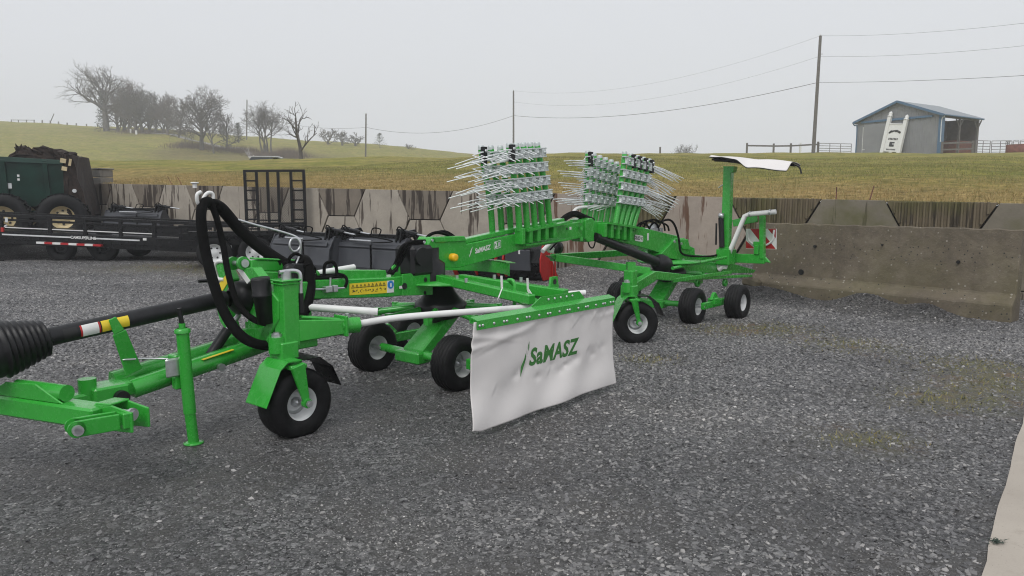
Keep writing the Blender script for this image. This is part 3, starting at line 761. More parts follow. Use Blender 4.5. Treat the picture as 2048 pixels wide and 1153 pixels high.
# ---- jack
j0, j1, j2 = L(-2.105, .21, .72), L(-2.085, .21, .205), L(-2.07, .21, .012)
b = B(); b.tube([j0, j1], .040, 8); b.lathe([(.048, 0), (.048, .02), (.03, .03)], j0, (0, 0, 1), 14); part(b, 'jack_leg', bevel=0)
part(B().tube([j1, j2], .035, 8), 'jack_foot_tube', bevel=0)
part(B().lathe([(.001, 0), (.058, 0), (.062, .008), (.04, .014), (.001, .014)], L(-2.07, .21, 0), (0, 0, 1), 20), 'foot_plate', bevel=0)
b = B(); b.tube([j0 + Vector((0, 0, .02)), j0 + Vector((0, 0, .06))], .02, 10); part(b, 'jack_screw', 'green', bevel=0)
part(B().tube([j0 + Vector((0, 0, .05)), j0 + Vector((-.012, 0, .155))], .014, 10), 'crank_grip', 'black', bevel=0)
b = B(); b.box(L(-2.13, .13, .50), (.03, .10, .15)); b.box(L(-2.12, .16, .40), (.07, .05, .08)); part(b, 'jack_bracket', 'green', bevel=.008)
b = B(); b.box(L(-2.165, .185, .505), (.09, .02, .12)); part(b, 'lock_plate', 'zinc', bevel=.02)
part(B().tube(curve_pts([L(-2.16, .12, .55), L(-2.25, .06, .56), L(-2.36, .02, .57), L(-2.40, .03, .57), L(-2.39, .05, .575), L(-2.33, .06, .57)], 4), .006, 6), 'spring_clip', 'zinc', bevel=0)
# ---- PTO shaft
s0, s1, s2 = K(-60, 716, v=0), K(92, 676, v=0), K(450, 597, v=0)
part(B().tube([s1, s2], .053, 24), 'pto_shaft', 'sleeve', bevel=0)
ax = (s0 - s1).normalized(); pr = [(.06, -.01)]
for i in range(8):
    r_ = .085 + .008 * i; pr += [(r_, i * .03), (r_ + .022, i * .03 + .010), (r_ + .022, i * .03 + .018), (r_, i * .03 + .027)]
pr += [(.15, .25), (.145, .40), (.001, .40)]
part(B().lathe(pr, s1, ax, 30), 'shaft_boot', 'black', bevel=0)
def shaft_band(t0, t1, mat, name, off, sweep=(.15, .5)):
    # a sticker wrapped over the near upper side of the shaft
    d = (s2 - s1).normalized(); x = d.cross(Vector((0, 0, 1))).normalized(); y = x.cross(d); n_ = 8; vs = []
    for t in (t0, t1):
        for k_ in range(n_ + 1):
            a_ = math.radians(-35 + 75 * k_ / n_); vs.append(s1 + d * t + (x * math.cos(a_) + y * math.sin(a_)) * (.053 + off))
    b = B(); b.add(vs, [(k_, k_ + 1, n_ + 2 + k_, n_ + 1 + k_) for k_ in range(n_)]); part(b, name, mat, bevel=0)
shaft_band(.075, .15, 'ink', 'maker_sticker', .0015); shaft_band(.165, .275, 'red', 'danger_sticker', .001); shaft_band(.175, .265, 'white', 'danger_sticker_face', .002); shaft_band(.282, .44, 'yellow', 'caution_sticker', .0015)
b = B()
a0, a1, a2 = K(268, 745, v=.03), K(238, 665, v=.06), K(224, 637, v=.06)
b.beam(a0, a1, .012, .10, up=(1, 0, 0), h2=.08); b.beam(a1, a2, .012, .065, up=(1, 0, 0), h2=.045); part(b, 'shaft_support')
# ---- headstock portal, ring around the shaft
PU = -1.6
def PO(px, py): return K(px, py, u=PU)
b = B()
near_leg = [PO(478, 538), PO(505, 535), PO(556, 602), PO(556, 640), PO(528, 690), PO(510, 690), PO(533, 640), PO(533, 607)]
b.prism(near_leg, (.07, 0, 0)); part(b, 'portal_side', bevel=.006)
b = B(); b.prism([PO(430, 530), PO(446, 522), PO(462, 560), PO(450, 610), PO(462, 655), PO(490, 688), PO(470, 690), PO(440, 645), PO(428, 600), PO(442, 570)], (.07, 0, 0)); part(b, 'portal_side', bevel=.006)
b = B(); b.prism([PO(462, 660), PO(530, 655), PO(560, 690), PO(500, 700)], (.10, 0, 0)); part(b, 'portal_foot', bevel=.006)
for px in (466, 486):
    c_ = PO(px, 527); part(B().cyl(c_ + Vector((0, .012, 0)), c_ + Vector((.0, -.012, 0)), .046, 20), 'pivot_eye', bevel=0)
c_ = PO(476, 527); part(B().tube([c_ + Vector((0, .13, 0)), c_ + Vector((0, -.05, 0))], .016, 12), 'pivot_pin', 'zinc', bevel=0)
c_ = PO(487, 527); part(B().cyl(c_ + Vector((0, -.012, 0)), c_ + Vector((0, -.024, 0)), .028, 16), 'pivot_pin_head', 'zinc', bevel=0)
b = B(); t0_, t1_ = K(497, 531, v=.09), K(590, 533, v=.09)
b.beam(t0_, t1_, .07, .075); b.beam(t0_ + Vector((.03, 0, .045)), t1_ + Vector((-.02, 0, .045)), .09, .014); part(b, 'top_link', bevel=.008)
c_ = K(571, 531, v=.12); part(B().cyl(c_ + Vector((0, .04, 0)), c_ + Vector((0, -.02, 0)), .047, 20), 'link_eye', bevel=0)
part(B().cyl(c_ + Vector((0, -.02, 0)), c_ + Vector((0, -.032, 0)), .022, 12), 'link_bolt', 'zinc', bevel=0)
# shaft guard bells at the headstock
c0_, c1_ = K(452, 598, v=0), K(560, 590, v=0); d_ = (c1_ - c0_).normalized()
part(B().lathe([(.055, -.03), (.09, .0), (.115, .03), (.12, .10), (.11, .16), (.05, .17)], c0_ + d_ * .05, d_, 26), 'guard_bell', 'black', bevel=0)
pr = []
for i in range(6): pr += [(.105, i * .028), (.128, i * .028 + .009), (.128, i * .028 + .017), (.105, i * .028 + .026)]
part(B().lathe(pr, c0_ + d_ * .30, d_, 26), 'guard_bellows', 'black', bevel=0)
part(B().tube([c0_ + d_ * .45, c0_ + d_ * .75], .06, 16), 'gearbox_shaft', 'black', bevel=0)
b = B(); b.prism([PO(436, 572), PO(454, 548), PO(456, 566), PO(440, 592)], (-.004, 0, 0)); part(b, 'warning_sticker', 'yellow', bevel=0)
b = B(); b.prism([PO(475, 540), PO(483, 537), PO(501, 562), PO(495, 568)], (-.004, 0, 0)); part(b, 'white_sticker', 'white', bevel=0)
part(B().tube(curve_pts([PO(448, 560), PO(434, 556), PO(430, 535), PO(436, 524), PO(455, 524)], 5), .013, 8), 'hose_hook', 'white', bevel=0)
b = B(); b.tube([K(397, 563, v=-.1), K(432, 561, v=-.1)], .012, 8); part(b, 'lever_grip', 'black', bevel=0)
# pressure cylinder between drawbar and portal
b = B(); b.tube([K(405, 735, v=-.02), K(455, 660, v=-.02)], .036, 14); part(b, 'cylinder_body', 'sleeve', bevel=0)
b = B(); b.tube([K(453, 663, v=-.02), K(478, 630, v=-.02)], .018, 12); part(b, 'cylinder_rod', 'zinc', bevel=0)
# document canister
c0_, c1_ = K(520, 556, v=.36), K(533, 646, v=.36); d_ = (c1_ - c0_).normalized(); ln = (c1_ - c0_).length
part(B().lathe([(.001, 0), (.058, 0), (.062, .01), (.062, ln * .34), (.066, ln * .34 + .004), (.066, ln * .40), (.061, ln * .42), (.056, ln), (.001, ln)], c0_, d_, 24), 'document_tube', 'black', bevel=0)
# column with gauge wheel
cu_, cv_ = -1.53, .47
b = B(); b.box(L(cu_, cv_, .80), (.115, .115, .44)); b.box(L(cu_, cv_, 1.02), (.15, .15, .012)); b.box(L(cu_, cv_, .998), (.14, .14, .01)); part(b, 'column', bevel=.012)
part(B().cyl(L(cu_, cv_ + .01, 1.02), L(cu_, cv_ + .01, 1.075), .032, 16), 'column_nut', 'zinc', bevel=0)
part(B().tube(curve_pts([L(cu_ - .05, cv_ + .01, 1.075), L(cu_ + .04, cv_ + .03, 1.08), L(cu_ + .075, cv_ + .05, 1.06), L(cu_ + .08, cv_ + .05, .99), L(cu_ + .08, cv_ + .05, .90)], 4), .013, 8), 'crank_arm', 'zinc', bevel=0)
part(B().tube([L(cu_ + .08, cv_ + .05, .93), L(cu_ + .08, cv_ + .05, .80)], .017, 10), 'crank_handle', 'black', bevel=0)
def gauge(u0, v0, uc, vc, steer=0.0):
    """swivel, fork, mudguard and wheel of a castor; wheel at (u0,v0), column at (uc,vc)"""
    b = B(); b.box(L(uc, vc, .555), (.13, .15, .13)); b.cyl(L(uc - .05, vc, .55), L(uc - .05, vc, .655), .055, 18); part(b, 'swivel_block', bevel=.008)
    part(B().cyl(L(uc - .05, vc, .655), L(uc - .05, vc, .675), .034, 12).cyl(L(uc - .05, vc, .67), L(uc - .05, vc, .685), .022, 6), 'swivel_nut', 'zinc', bevel=0)
    part(B().box(L(uc, vc + .03, .49), (.13, .16, .02)), 'swivel_plate', bevel=.006)
    cs_, sn_ = math.cos(steer), math.sin(steer); o0 = L(u0, v0, 0)
    def T(u, v, z): q = L(u, v, 0) - L(0, 0, 0); return Vector((o0.x + q.x * cs_ - q.y * sn_, o0.y + q.x * sn_ + q.y * cs_, z))
    rot = Matrix.Rotation(steer, 3, 'Z')
    part(B().box(T(-.05, 0, .475), (.12, .275, .03), rot), 'fork_plate', bevel=.006)
    for sg in (-1, 1):
        b = B(); b.beam(T(-.06, sg * .13, .49), T(0, sg * .13, WR), .035, .10, up=(1, 0, 0), w2=.02, h2=.045); b.cyl(T(0, sg * .113, WR), T(0, sg * .147, WR), .032, 14); part(b, 'fork_arm', bevel=.005)
    part(B().cyl(T(0, -.165, WR), T(0, .17, WR), .013, 10).cyl(T(0, .155, WR), T(0, .168, WR), .024, 6), 'axle_bolt', 'zinc', bevel=0)
    # mudguard: two bent leaves of sheet steel
    off = T(0, -.24, 0) - T(0, 0, 0)
    for prof_, nm, mt in (([(-.02, .512), (-.12, .512), (-.175, .47), (-.285, .25)], 'mudguard', 'green'), ([(-.0, .508), (.12, .508), (.22, .43), (.285, .29)], 'rear_mudguard', 'gloss')):
        b = B()
        for (ua, za), (ub, zb) in zip(prof_, prof_[1:]):
            b.prism([T(ua, .12, za), T(ub, .12, zb), T(ub, .12, zb + .006), T(ua, .12, za + .006)], off)
        part(b, nm, mt, bevel=0)
    return wheel(u0, v0, WR, jk_tyre, steer)
gauge(-1.53, .53, -1.56, .47)
b = B(); a0, a1 = L(-1.47, .48, .68), L(-1.13, .56, .675)
b.beam(a0, a1, .10, .15, w2=.10, h2=.10); b.beam(a0 + Vector((.02, -.02, .09)), a1 + Vector((-.05, 0, .05)), .06, .02); part(b, 'guard_arm', bevel=.008)
b = B(); b.tube([L(-1.17, .555, .68), L(-1.04, .585, .675)], .06, 6); b.box(L(-1.16, .555, .68), (.02, .14, .14)); part(b, 'guard_socket', bevel=.004)
for z_ in (.73, .60): part(B().cyl(L(-1.12, .57, z_), L(-1.12, .57, z_ + .03), .014, 8), 'socket_bolt', 'zinc', bevel=0)
# frame between headstock and column
b = B(); b.box(L(-1.42, .22, .62), (.22, .55, .14)); b.beam(L(-1.50, .1, .60), L(-1.45, .1, 1.05), .10, .16, up=(1, 0, 0)); b.box(L(-1.30, .17, .82), (.20, .22, .30)); part(b, 'headstock_frame', bevel=.008)
b = B(); b.prism([L(-1.50, .30, .56), L(-1.50, .42, .56), L(-1.50, .42, .80), L(-1.50, .36, .80)], (.02, 0, 0)); part(b, 'gusset', bevel=0)
# ---- main beam of front rotor
def side(pts, v0, v1): return [K(x, y, v=v1) for x, y in pts], Vector((0, (v1 - v0), 0))
pl, of = side([(612, 562), (770, 556), (850, 548), (850, 587), (775, 595), (612, 599)], -.09, .1); b = B(); b.prism(pl, of); part(b, 'main_beam', bevel=.008)
pl, of = side([(690, 541), (772, 541), (774, 556), (690, 559)], -.04, .05); b = B(); b.prism(pl, of); part(b, 'beam_cover', bevel=.004)
pl, of = side([(805, 549), (866, 543), (866, 590), (805, 592)], .10, .118); b = B(); b.prism(pl, of); part(b, 'side_plate', bevel=.004)
for px, py, r_ in ((809, 573, .028), (851, 560, .02), (850, 586, .016)):
    c_ = K(px, py, v=.119); part(B().cyl(c_, c_ + Vector((0, -.002, 0)), r_, 16), 'bore', 'ink', bevel=0)
b = B()
c_ = K(793, 540, v=.06); b.prism([c_ + Vector((-.045, 0, -.07)), c_ + Vector((.045, 0, -.07)), c_ + Vector((.04, 0, .02)), c_ + Vector((.02, 0, .045)), c_ + Vector((-.02, 0, .045)), c_ + Vector((-.04, 0, .02))], (0, .02, 0)); part(b, 'lifting_eye', bevel=0)
part(B().cyl(c_ + Vector((0, -.002, .0)), c_ + Vector((0, .022, .0)), .02, 12), 'eye_bore', 'ink', bevel=0)
c_ = K(628, 552, v=.0); b = B(); b.lathe([(.024, -.012), (.046, -.012), (.046, .012), (.024, .012), (.024, -.012)], c_, (0, 1, 0), 18); part(b, 'hose_eye', bevel=0)
# warning decal with symbols
b = B(); q0, q1, q2, q3 = [K(x, y, v=.1035) for x, y in ((699, 568), (788, 561), (788, 585), (699, 591))]
ux = (q1 - q0).normalized(); uz = Vector((0, 0, 1)); wl = (q1 - q0).length; hl_ = (q0 - q3).length
dec = part(B().prism([q0, q1 - ux * .075, q2 - ux * .075, q3], (0, .002, 0)), 'warning_decal', 'yellow', bevel=0)
mw = part(B().prism([q1 - ux * .074, q1, q2, q2 - ux * .074], (0, .002, 0)), 'mandatory_decal', 'white', bevel=0)
b = B()
for i in range(9):
    c_ = q0 + ux * (.032 + i * (wl - .10) / 9) + Vector((0, -.0012, -hl_ * .28)); r_ = .018
    o_ = [c_ + Vector((0, 0, r_)), c_ + ux * -r_ + Vector((0, 0, -r_ * .7)), c_ + ux * r_ + Vector((0, 0, -r_ * .7))]
    n_ = [c_ + (p_ - c_) * .62 for p_ in o_]
    b.add(o_ + n_, [(0, 1, 4, 3), (1, 2, 5, 4), (2, 0, 3, 5)]); b.add([c_ + ux * -.002 + Vector((0, 0, .006)), c_ + ux * .002 + Vector((0, 0, .006)), c_ + ux * .002 + Vector((0, 0, -.006)), c_ + ux * -.002 + Vector((0, 0, -.006))], [(0, 1, 2, 3)])
    c_ = q0 + ux * (.032 + i * (wl - .10) / 9) + Vector((0, -.0012, -hl_ * .72))
    for j in range(5):
        dx, dz, w_, h_ = random.uniform(-.014, .014), random.uniform(-.012, .012), random.uniform(.003, .010), random.uniform(.003, .008)
        b.add([c_ + ux * (dx - w_) + Vector((0, -.0001 * j, dz - h_)), c_ + ux * (dx + w_) + Vector((0, -.0001 * j, dz - h_ * .4)), c_ + ux * (dx + w_ * .5) + Vector((0, -.0001 * j, dz + h_))], [(0, 1, 2)])
o = b.build('warning_symbols', 'ink', dec)
c_ = q1 - ux * .037 + Vector((0, -.001, -hl_ * .38)); B().cyl(c_, c_ + Vector((0, -.001, 0)), .033, 20).build('blue_disc', 'blue', mw)
B().box(c_ + Vector((0, -.0025, -.003)), (.016, .001, .03)).build('book_symbol', 'white', mw)
part(B().box(K(802, 575, v=.1195), (.035, .002, .022)), 'white_sticker', 'white', bevel=0)
# hydraulic valve and pipes on the beam side
b = B(); c_ = K(655, 579, v=.13); b.box(c_, (.06, .05, .045)); b.box(c_ + Vector((.06, 0, 0)), (.04, .05, .05)); part(b, 'valve_block', 'zinc', bevel=.004)
for p_, q_ in (((628, 579), (648, 579)), ((664, 578), (690, 576)), ((660, 573), (661, 556))):
    part(B().tube([K(*p_, v=.13), K(*q_, v=.13)], .008, 8), 'hydraulic_pipe', 'zinc', bevel=0)
part(B().box(K(631, 570, v=.12), (.05, .02, .015)), 'pipe_clip', 'green', bevel=0)
# far side brace of the front rotor frame
b = B(); b.beam(K(668, 540, v=-.35), K(770, 553, v=-.35), .05, .06); part(b, 'far_brace', bevel=.005)
part(B().tube([K(625, 549, v=-.3), K(708, 535, v=-.3)], .026, 12), 'far_white_tube', 'white', bevel=0)
# inner white guard tube and long near white tube
part(B().tube([L(-1.32, .22, .80), L(-.89, .62, .75)], .026, 14), 'guard_tube', 'white', bevel=0)
c_ = L(-.89, .62, .75); part(B().cyl(c_, c_ + (L(-.89, .62, .75) - L(-1.32, .22, .80)).normalized() * .002, .021, 14), 'tube_end', 'ink', bevel=0)
part(B().tube(curve_pts([L(-1.07, .57, .675), L(-.75, .70, .70), L(-.25, 1.02, .72), L(.02, 1.20, .73), L(.12, 1.34, .74), L(.16, 1.46, .74)], 5), .024, 14), 'curtain_tube', 'white', bevel=0)
# ---- rotor head (hub, stub arms)
def rotor(uc, z0, n, name='rotor_hub', skip=()):
    part(B().lathe([(.05, .20), (.10, .19), (.13, .13), (.18, .07), (.23, .03), (.24, -.03), (.19, -.09), (.10, -.12), (.09, -.2)], L(uc, 0, z0), (0, 0, 1), 30), name, 'black', bevel=0)
    for i in range(n):
        if i in skip: continue
        a_ = 2 * math.pi * i / n + .25; d = Vector((math.cos(a_), math.sin(a_), -.10))
        c_ = L(uc, 0, z0 + .01); b = B(); b.tube([c_ + d * .24, c_ + d * .58], .029, 12); b.box(c_ + d * .56, (.05, .05, .07)); part(b, 'stub_arm', bevel=0)
rotor(.35, .60, 9)
b = B(); b.lathe([(.001, .0), (.42, .02), (.42, .035), (.001, .06)], L(.35, 0, .80), (0, 0, 1), 32); part(b, 'rotor_cover', bevel=0)
# mast above the rotor with pivot cover
b = B(); b.lathe([(.15, 0), (.15, .16), (.10, .20), (.10, .30)], L(.20, 0, .83), (0, 0, 1), 20); part(b, 'mast', 'black', bevel=0)
b = B(); b.box(L(.02, .02, 1.03), (.26, .24, .26)); part(b, 'gearbox', 'black', bevel=.03)
c_ = L(-.02, .14, 1.07); part(B().cyl(c_, c_ + Vector((0, -.03, 0)), .075, 20), 'gearbox_cap', 'black', bevel=0)
# curved guard strip behind rotor
arc = [L(.35 + .62 * math.cos(t), .62 * math.sin(t), .86) for t in np.linspace(-1.0, .75, 18)]; b = B(); vs = []
for p_ in arc: vs += [p_, p_ + Vector((0, 0, .11)), p_ + Vector((-.012, 0, .11)), p_ + Vector((-.012, 0, 0))]
b.add(vs, [(i * 4 + k_, (i + 1) * 4 + k_, (i + 1) * 4 + (k_ + 1) % 4, i * 4 + (k_ + 1) % 4) for i in range(len(arc) - 1) for k_ in range(4)] + [(0, 1, 2, 3), tuple(len(arc) * 4 - 4 + k_ for k_ in (3, 2, 1, 0))]); part(b, 'curved_strip', bevel=0)
b = B(); vs = []
for t in np.linspace(-1.0, .75, 18):
    for r_ in (.60, .68): vs.append(L(.35 + r_ * math.cos(t), r_ * math.sin(t), .974))
b.add(vs, [(2 * i, 2 * i + 1, 2 * i + 3, 2 * i + 2) for i in range(17)]); part(b, 'strip_rim', bevel=0)
# telescopic curtain arms
a0, a1 = L(.20, .10, .865), L(.02, 1.30, .80)
part(B().beam(a0, a1, .075, .075), 'curtain_arm', bevel=.008)
part(B().beam(L(.30, .9, .765), L(.06, 1.43, .735), .07, .07), 'curtain_slide', bevel=.006)
part(B().beam(L(.46, .14, .84), L(.42, 1.32, .80), .08, .085), 'rear_curtain_arm', bevel=.008)
part(B().beam(L(.49, .7, .76), L(.47, 1.3, .74), .055, .055), 'rear_slide', bevel=.006)
b = B(); b.prism([L(.40, 1.16, .84), L(.52, 1.16, .84), L(.50, 1.16, .93), L(.42, 1.16, .93)], (0, -.02, 0)); part(b, 'lock_eye', bevel=0)
c_ = L(.46, 1.182, .89); part(B().cyl(c_, c_ + Vector((0, -.002, 0)), .022, 12), 'lock_bore', 'ink', bevel=0)
part(B().tube([L(.50, 1.25, .79), L(.62, 1.62 - .25, .80)], .024, 12), 'white_handle', 'white', bevel=0)
b = B(); b.tube(curve_pts([L(.18, .98, .88), L(.10, 1.0, .92), L(.10, 1.06, .90), L(.10, 1.06, .70)], 4), .014, 8); part(b, 'arm_stay', bevel=0)
for (p0_, p1_, p2_) in (((1003, 552), (1004, 577), (996, 598)), ((1055, 557), (1056, 580), (1070, 602))):
    b = B(); pts = [K(*p0_, v=1.12), K(*p1_, v=1.12), K(*p2_, v=1.2)]; b.beam(pts[0], pts[1], .018, .006, up=(1, 0, 0)); b.beam(pts[1], pts[2], .022, .006, up=(1, 0, 0)); part(b, 'tie_strap', 'white', bevel=0)
for u_, v_ in ((.1, .55), (.45, .55), (.44, .85), (.2, .35)):
    part(B().cyl(L(u_, v_, .87), L(u_, v_, .905), .014, 8), 'bolt', 'zinc', bevel=0)

# ---- bogie with four wheels
def bogie(uc, leg_from):
    b = B(); lf = leg_from; b.beam(lf, L(uc + .02, .0, .215), .24, .10); part(b, 'bogie_leg', bevel=.012)
    b = B(); b.beam(lf + Vector((.0, -.05, .055)), L(uc + .05, .05, .272), .045, .014); b.beam(lf + Vector((.0, .05, .055)), L(uc + .05, -.05, .272), .045, .014); part(b, 'leg_rib', bevel=0)
    part(B().box(L(uc + .0, 0, .20), (.15, .30, .10)), 'axle_beam', bevel=.012)
    for sg in (-1, 1):
        part(B().tube([L(uc + .02, sg * .13, .215), L(uc + .02, sg * .42, .222)], .038, 12), 'axle_tube', bevel=0)
        # rocker to the rear wheel
        b = B(); v_ = sg * .675
        b.beam(L(uc - .02, v_, .225), L(uc + .72, v_, .225), .05, .085); b.box(L(uc + .30, v_, .26), (.14, .10, .08)); b.prism([L(uc + .20, v_ - .02, .28), L(uc + .42, v_ - .02, .28), L(uc + .32, v_ - .02, .37), L(uc + .28, v_ - .02, .37)], (0, -.04, 0))
        part(b, 'rocker', bevel=.006)
        for du, v0_, v1_ in ((0, .40, .70), (.70, .66, .78)): part(B().tube([L(uc + du, sg * v0_, .222), L(uc + du, sg * v1_, .222)], .02, 10), 'stub_axle', 'zinc', bevel=0)
        wheel(uc, sg * .53, WR, bog_tyre, face=-sg); wheel(uc + .70, sg * .82, WR, bog_tyre, face=-sg)
bogie(0, L(.42, .0, .52))
# ---- side curtain
CU0, CU1, CV = -.87, .79, 1.53
def bar_pt(u, z, dv=0): return L(u, CV + dv, z + .015 * (CU1 - u) / 1.66)
b = B(); b.prism([bar_pt(CU0 + .02, .70, .012), bar_pt(CU1, .70, .012), bar_pt(CU1, .755, .012), bar_pt(CU0 + .02, .755, .012)], (0, .006, 0))
b.prism([bar_pt(CU0 + .02, .7555, .012), bar_pt(CU1, .7555, .012), bar_pt(CU1, .775, -.05), bar_pt(CU0 + .02, .775, -.05)], (0, 0, .005)); cbar = part(b, 'curtain_bar', bevel=0)
bolt_me = B().lathe([(.001, .008), (.007, .007), (.010, .003), (.010, 0)], (0, 0, 0), (0, -1, 0), 10).mesh('bolt'); bolt_me.materials.append(MT['zinc'])
for i, u_ in enumerate([-.83, -.80, -.69, -.59, -.56, -.45, -.35, -.32, -.21, -.11, -.08, .03, .13, .16, .27, .37, .40, .51, .61, .64, .72, .76]):
    o = bpy.data.objects.new('bolt', bolt_me); COL.objects.link(o); o.parent = cbar; o.location = bar_pt(u_, .727, .0125)
b = B(); b.prism([bar_pt(-.22, .78, -.052), bar_pt(.45, .78, -.052), bar_pt(.38, .84, -.052), bar_pt(-.10, .84, -.052)], (0, .008, 0)); cpl = part(b, 'curtain_bracket', bevel=0)
for i in range(5):
    o = bpy.data.objects.new('bolt', bolt_me); COL.objects.link(o); o.parent = cpl; o.location = bar_pt(-.02 + i * .075, .815, -.05)
# cloth
nu, nv = 150, 80; vs = []
rng = random.Random(3); dents = [(rng.uniform(.05, .95), .60 + .06 * math.sin(i * 1.7) + rng.uniform(-.03, .03), rng.uniform(.02, .045), rng.uniform(.4, 1)) for i in range(16)]
def cloth_off(s, t):
    o_ = .010 * math.sin(s * 38 + 2 * math.sin(t * 5)) * math.exp(-t * 4) + .004 * math.sin(s * 90) * math.exp(-t * 9)
    o_ += .012 * math.exp(-((t - .13 - .05 * math.sin(s * 9)) / .035) ** 2) * (.5 + .5 * math.sin(s * 6 + .5))
    o_ += .010 * math.exp(-((t - .25 + .22 * s) / .03) ** 2) * math.exp(-(s / .35) ** 2)
    for ds, dt, r_, a_ in dents: o_ -= .009 * a_ * math.exp(-((s - ds) / (r_ * .8)) ** 2 - ((t - dt) / (r_ * 1.3)) ** 2)
    o_ += .035 * smooth01((t - .62) / .38) ** 1.2 + .012 * math.sin(s * 12 + 1.0) * smooth01((t - .5) / .5)
    o_ += .006 * math.sin(s * 21 + 9 * t) * smooth01((t - .3) / .4)
    for q_ in range(4):
        c_ = .62 + .09 * q_; o_ += .008 * math.exp(-((s - c_ - .25 * (t)) / .018) ** 2) * math.exp(-((t - .08) / .12) ** 2)
    for cs, ct, cl, ca_ in ((.10, .26, .16, .25), (.20, .22, .14, -.2), (.70, .16, .12, .6), (.85, .10, .14, .9), (.93, .12, .12, .9), (.30, .60, .05, 1.2), (.62, .55, .04, -1.2), (.48, .64, .05, 1.0), (.78, .52, .04, 1.1), (.12, .66, .05, 1.0), (.40, .58, .04, -1.0), (.88, .50, .04, -1.0)):
        xx, yy = s - cs, (t - ct) * .45; al = xx * math.cos(ca_) - yy * math.sin(ca_); ac = xx * math.sin(ca_) + yy * math.cos(ca_)
        o_ += .0045 * math.exp(-(al / (cl * .5)) ** 2) * math.exp(-abs(ac) / .008) - .003 * math.exp(-(al / (cl * .5)) ** 2) * math.exp(-abs(ac - .016) / .009)
    return (o_ - .012) * smooth01((t - .05) / .10) - .002
for j in range(nv + 1):
    t = j / nv
    for i in range(nu + 1):
        s = i / nu; u_ = CU0 + (CU1 - CU0) * s
        u_ += -.012 * math.sin(t * 7) * (1 - s) ** 3 + .02 * t * t * (s ** 4) - .02 * (1 - s) ** 6 * smooth01((t - .0) / .6) - .03 * (1 - s) ** 5 * smooth01((t - .3) / .7)
        z = .752 - t * (.700 + .004 * math.sin(s * 7)) + (.022 * smooth01((t - .95) / .05) * max(0, 1 - s * 22)) - .012 * t * (1 - s)
        vs.append(bar_pt(u_, z, cloth_off(s, t) + .002))
me = bpy.data.meshes.new('curtain'); me.from_pydata([tuple(v_) for v_ in vs], [], [(j * (nu + 1) + i, j * (nu + 1) + i + 1, (j + 1) * (nu + 1) + i + 1, (j + 1) * (nu + 1) + i) for j in range(nv) for i in range(nu)])
curt = link('curtain', me, 'cloth', rake, smooth=True); md = curt.modifiers.new('thick', 'SOLIDIFY'); md.thickness = .003; md.offset = 0
# maker's name printed on the curtain: lettering follows the cloth
def on_cloth(me, cu, cz, shearx=0):
    for v_ in me.vertices:
        x, y = v_.co.x + cu, v_.co.y + cz; s = (x - CU0) / (CU1 - CU0); t = (.752 - y) / .705
        p_ = bar_pt(x, y, cloth_off(s, t) + .0055 + v_.co.z); v_.co = p_
def densify(me):
    bm = bmesh.new(); bm.from_mesh(me); bmesh.ops.triangulate(bm, faces=bm.faces); bm.to_mesh(me); bm.free()
lc = K(1112, 708, v=CV + .01)
tm = text_mesh('SaMASZ', .165, bold=.0055, shear=.22, extrude=0, space=1.03); tm.materials.clear(); densify(tm); on_cloth(tm, lc.x, lc.z); link('lettering', tm, 'greenprint', curt)
b = B()
for dx, dz in ((0, 0), (-.035, -.075)):
    x, z = -.345 + dx, .055 + dz; b.add([(x, z - .10, 0), (x + .012, z - .03, 0), (x + .055, z + .07, 0), (x + .055, z + .02, 0), (x + .02, z - .045, 0)], [(0, 1, 2), (0, 2, 3), (0, 3, 4)])
tm = b.mesh('emblem', recalc=False); on_cloth(tm, lc.x, lc.z); link('emblem', tm, 'greenprint', curt)

# ---- transport arm with the tine arm racks
def plate(pts, v0, v1, name, mat='green', bv=.006):
    return part(B().prism([K(x, y, v=0) + Vector((0, -v1, 0)) for x, y in pts], (0, v1 - v0, 0)), name, mat, bevel=bv)
plate([(841, 492), (850, 475), (915, 473), (920, 488), (1125, 447), (1160, 443), (1160, 474), (1120, 482), (1030, 499), (955, 522), (905, 535), (843, 533)], -.085, .085, 'transport_arm')
plate([(852, 474), (914, 472), (918, 482), (856, 485)], -.10, .10, 'arm_hood')
plate([(925, 478), (1030, 455), (1122, 437), (1122, 443), (926, 487)], -.05, .05, 'arm_top_flange')
bs = (K(1030, 475, v=0) - K(950, 497, v=0)); bdir = bs.normalized()
c_ = K(968, 499, v=.086) ; lettering('lettering', 'SaMASZ', .062, c_ + Vector((-.02, -.0008, 0)), bdir, (0, 0, 1), 'white', rake, bold=.002, shear=.2)
b = B()
c2 = K(942, 503, v=.0862)
for dx, dz in ((0, .01), (-.014, -.024)):
    o_ = c2 + bdir * dx + Vector((0, 0, dz)); b.add([o_ + bdir * -.010 + Vector((0, 0, -.03)), o_ + bdir * .018 + Vector((0, 0, .012)), o_ + bdir * .022 + Vector((0, 0, .03)), o_ + bdir * -.008 + Vector((0, 0, -.008))], [(0, 1, 2, 3)])
b.build('emblem', 'white', rake)
c3 = K(995, 490, v=.0865); b = B()
def rrect(c, xd, w, h, r, off=0.0):
    yd = Vector((0, 0, 1)); out = []
    for sx, sy, a0 in ((1, 1, 0), (-1, 1, 90), (-1, -1, 180), (1, -1, 270)):
        for k_ in range(4):
            a_ = math.radians(a0 + 30 * k_); out.append(c + xd * (sx * (w - r) + r * math.cos(a_)) + yd * (sy * (h - r) + r * math.sin(a_)))
    return out
o_, n_ = rrect(c3, bdir, .052, .036, .012), rrect(c3, bdir, .047, .031, .010); nn = len(o_)
b.add(o_ + n_, [(i, (i + 1) % nn, nn + (i + 1) % nn, nn + i) for i in range(nn)]); b.build('badge_outline', 'white', rake)
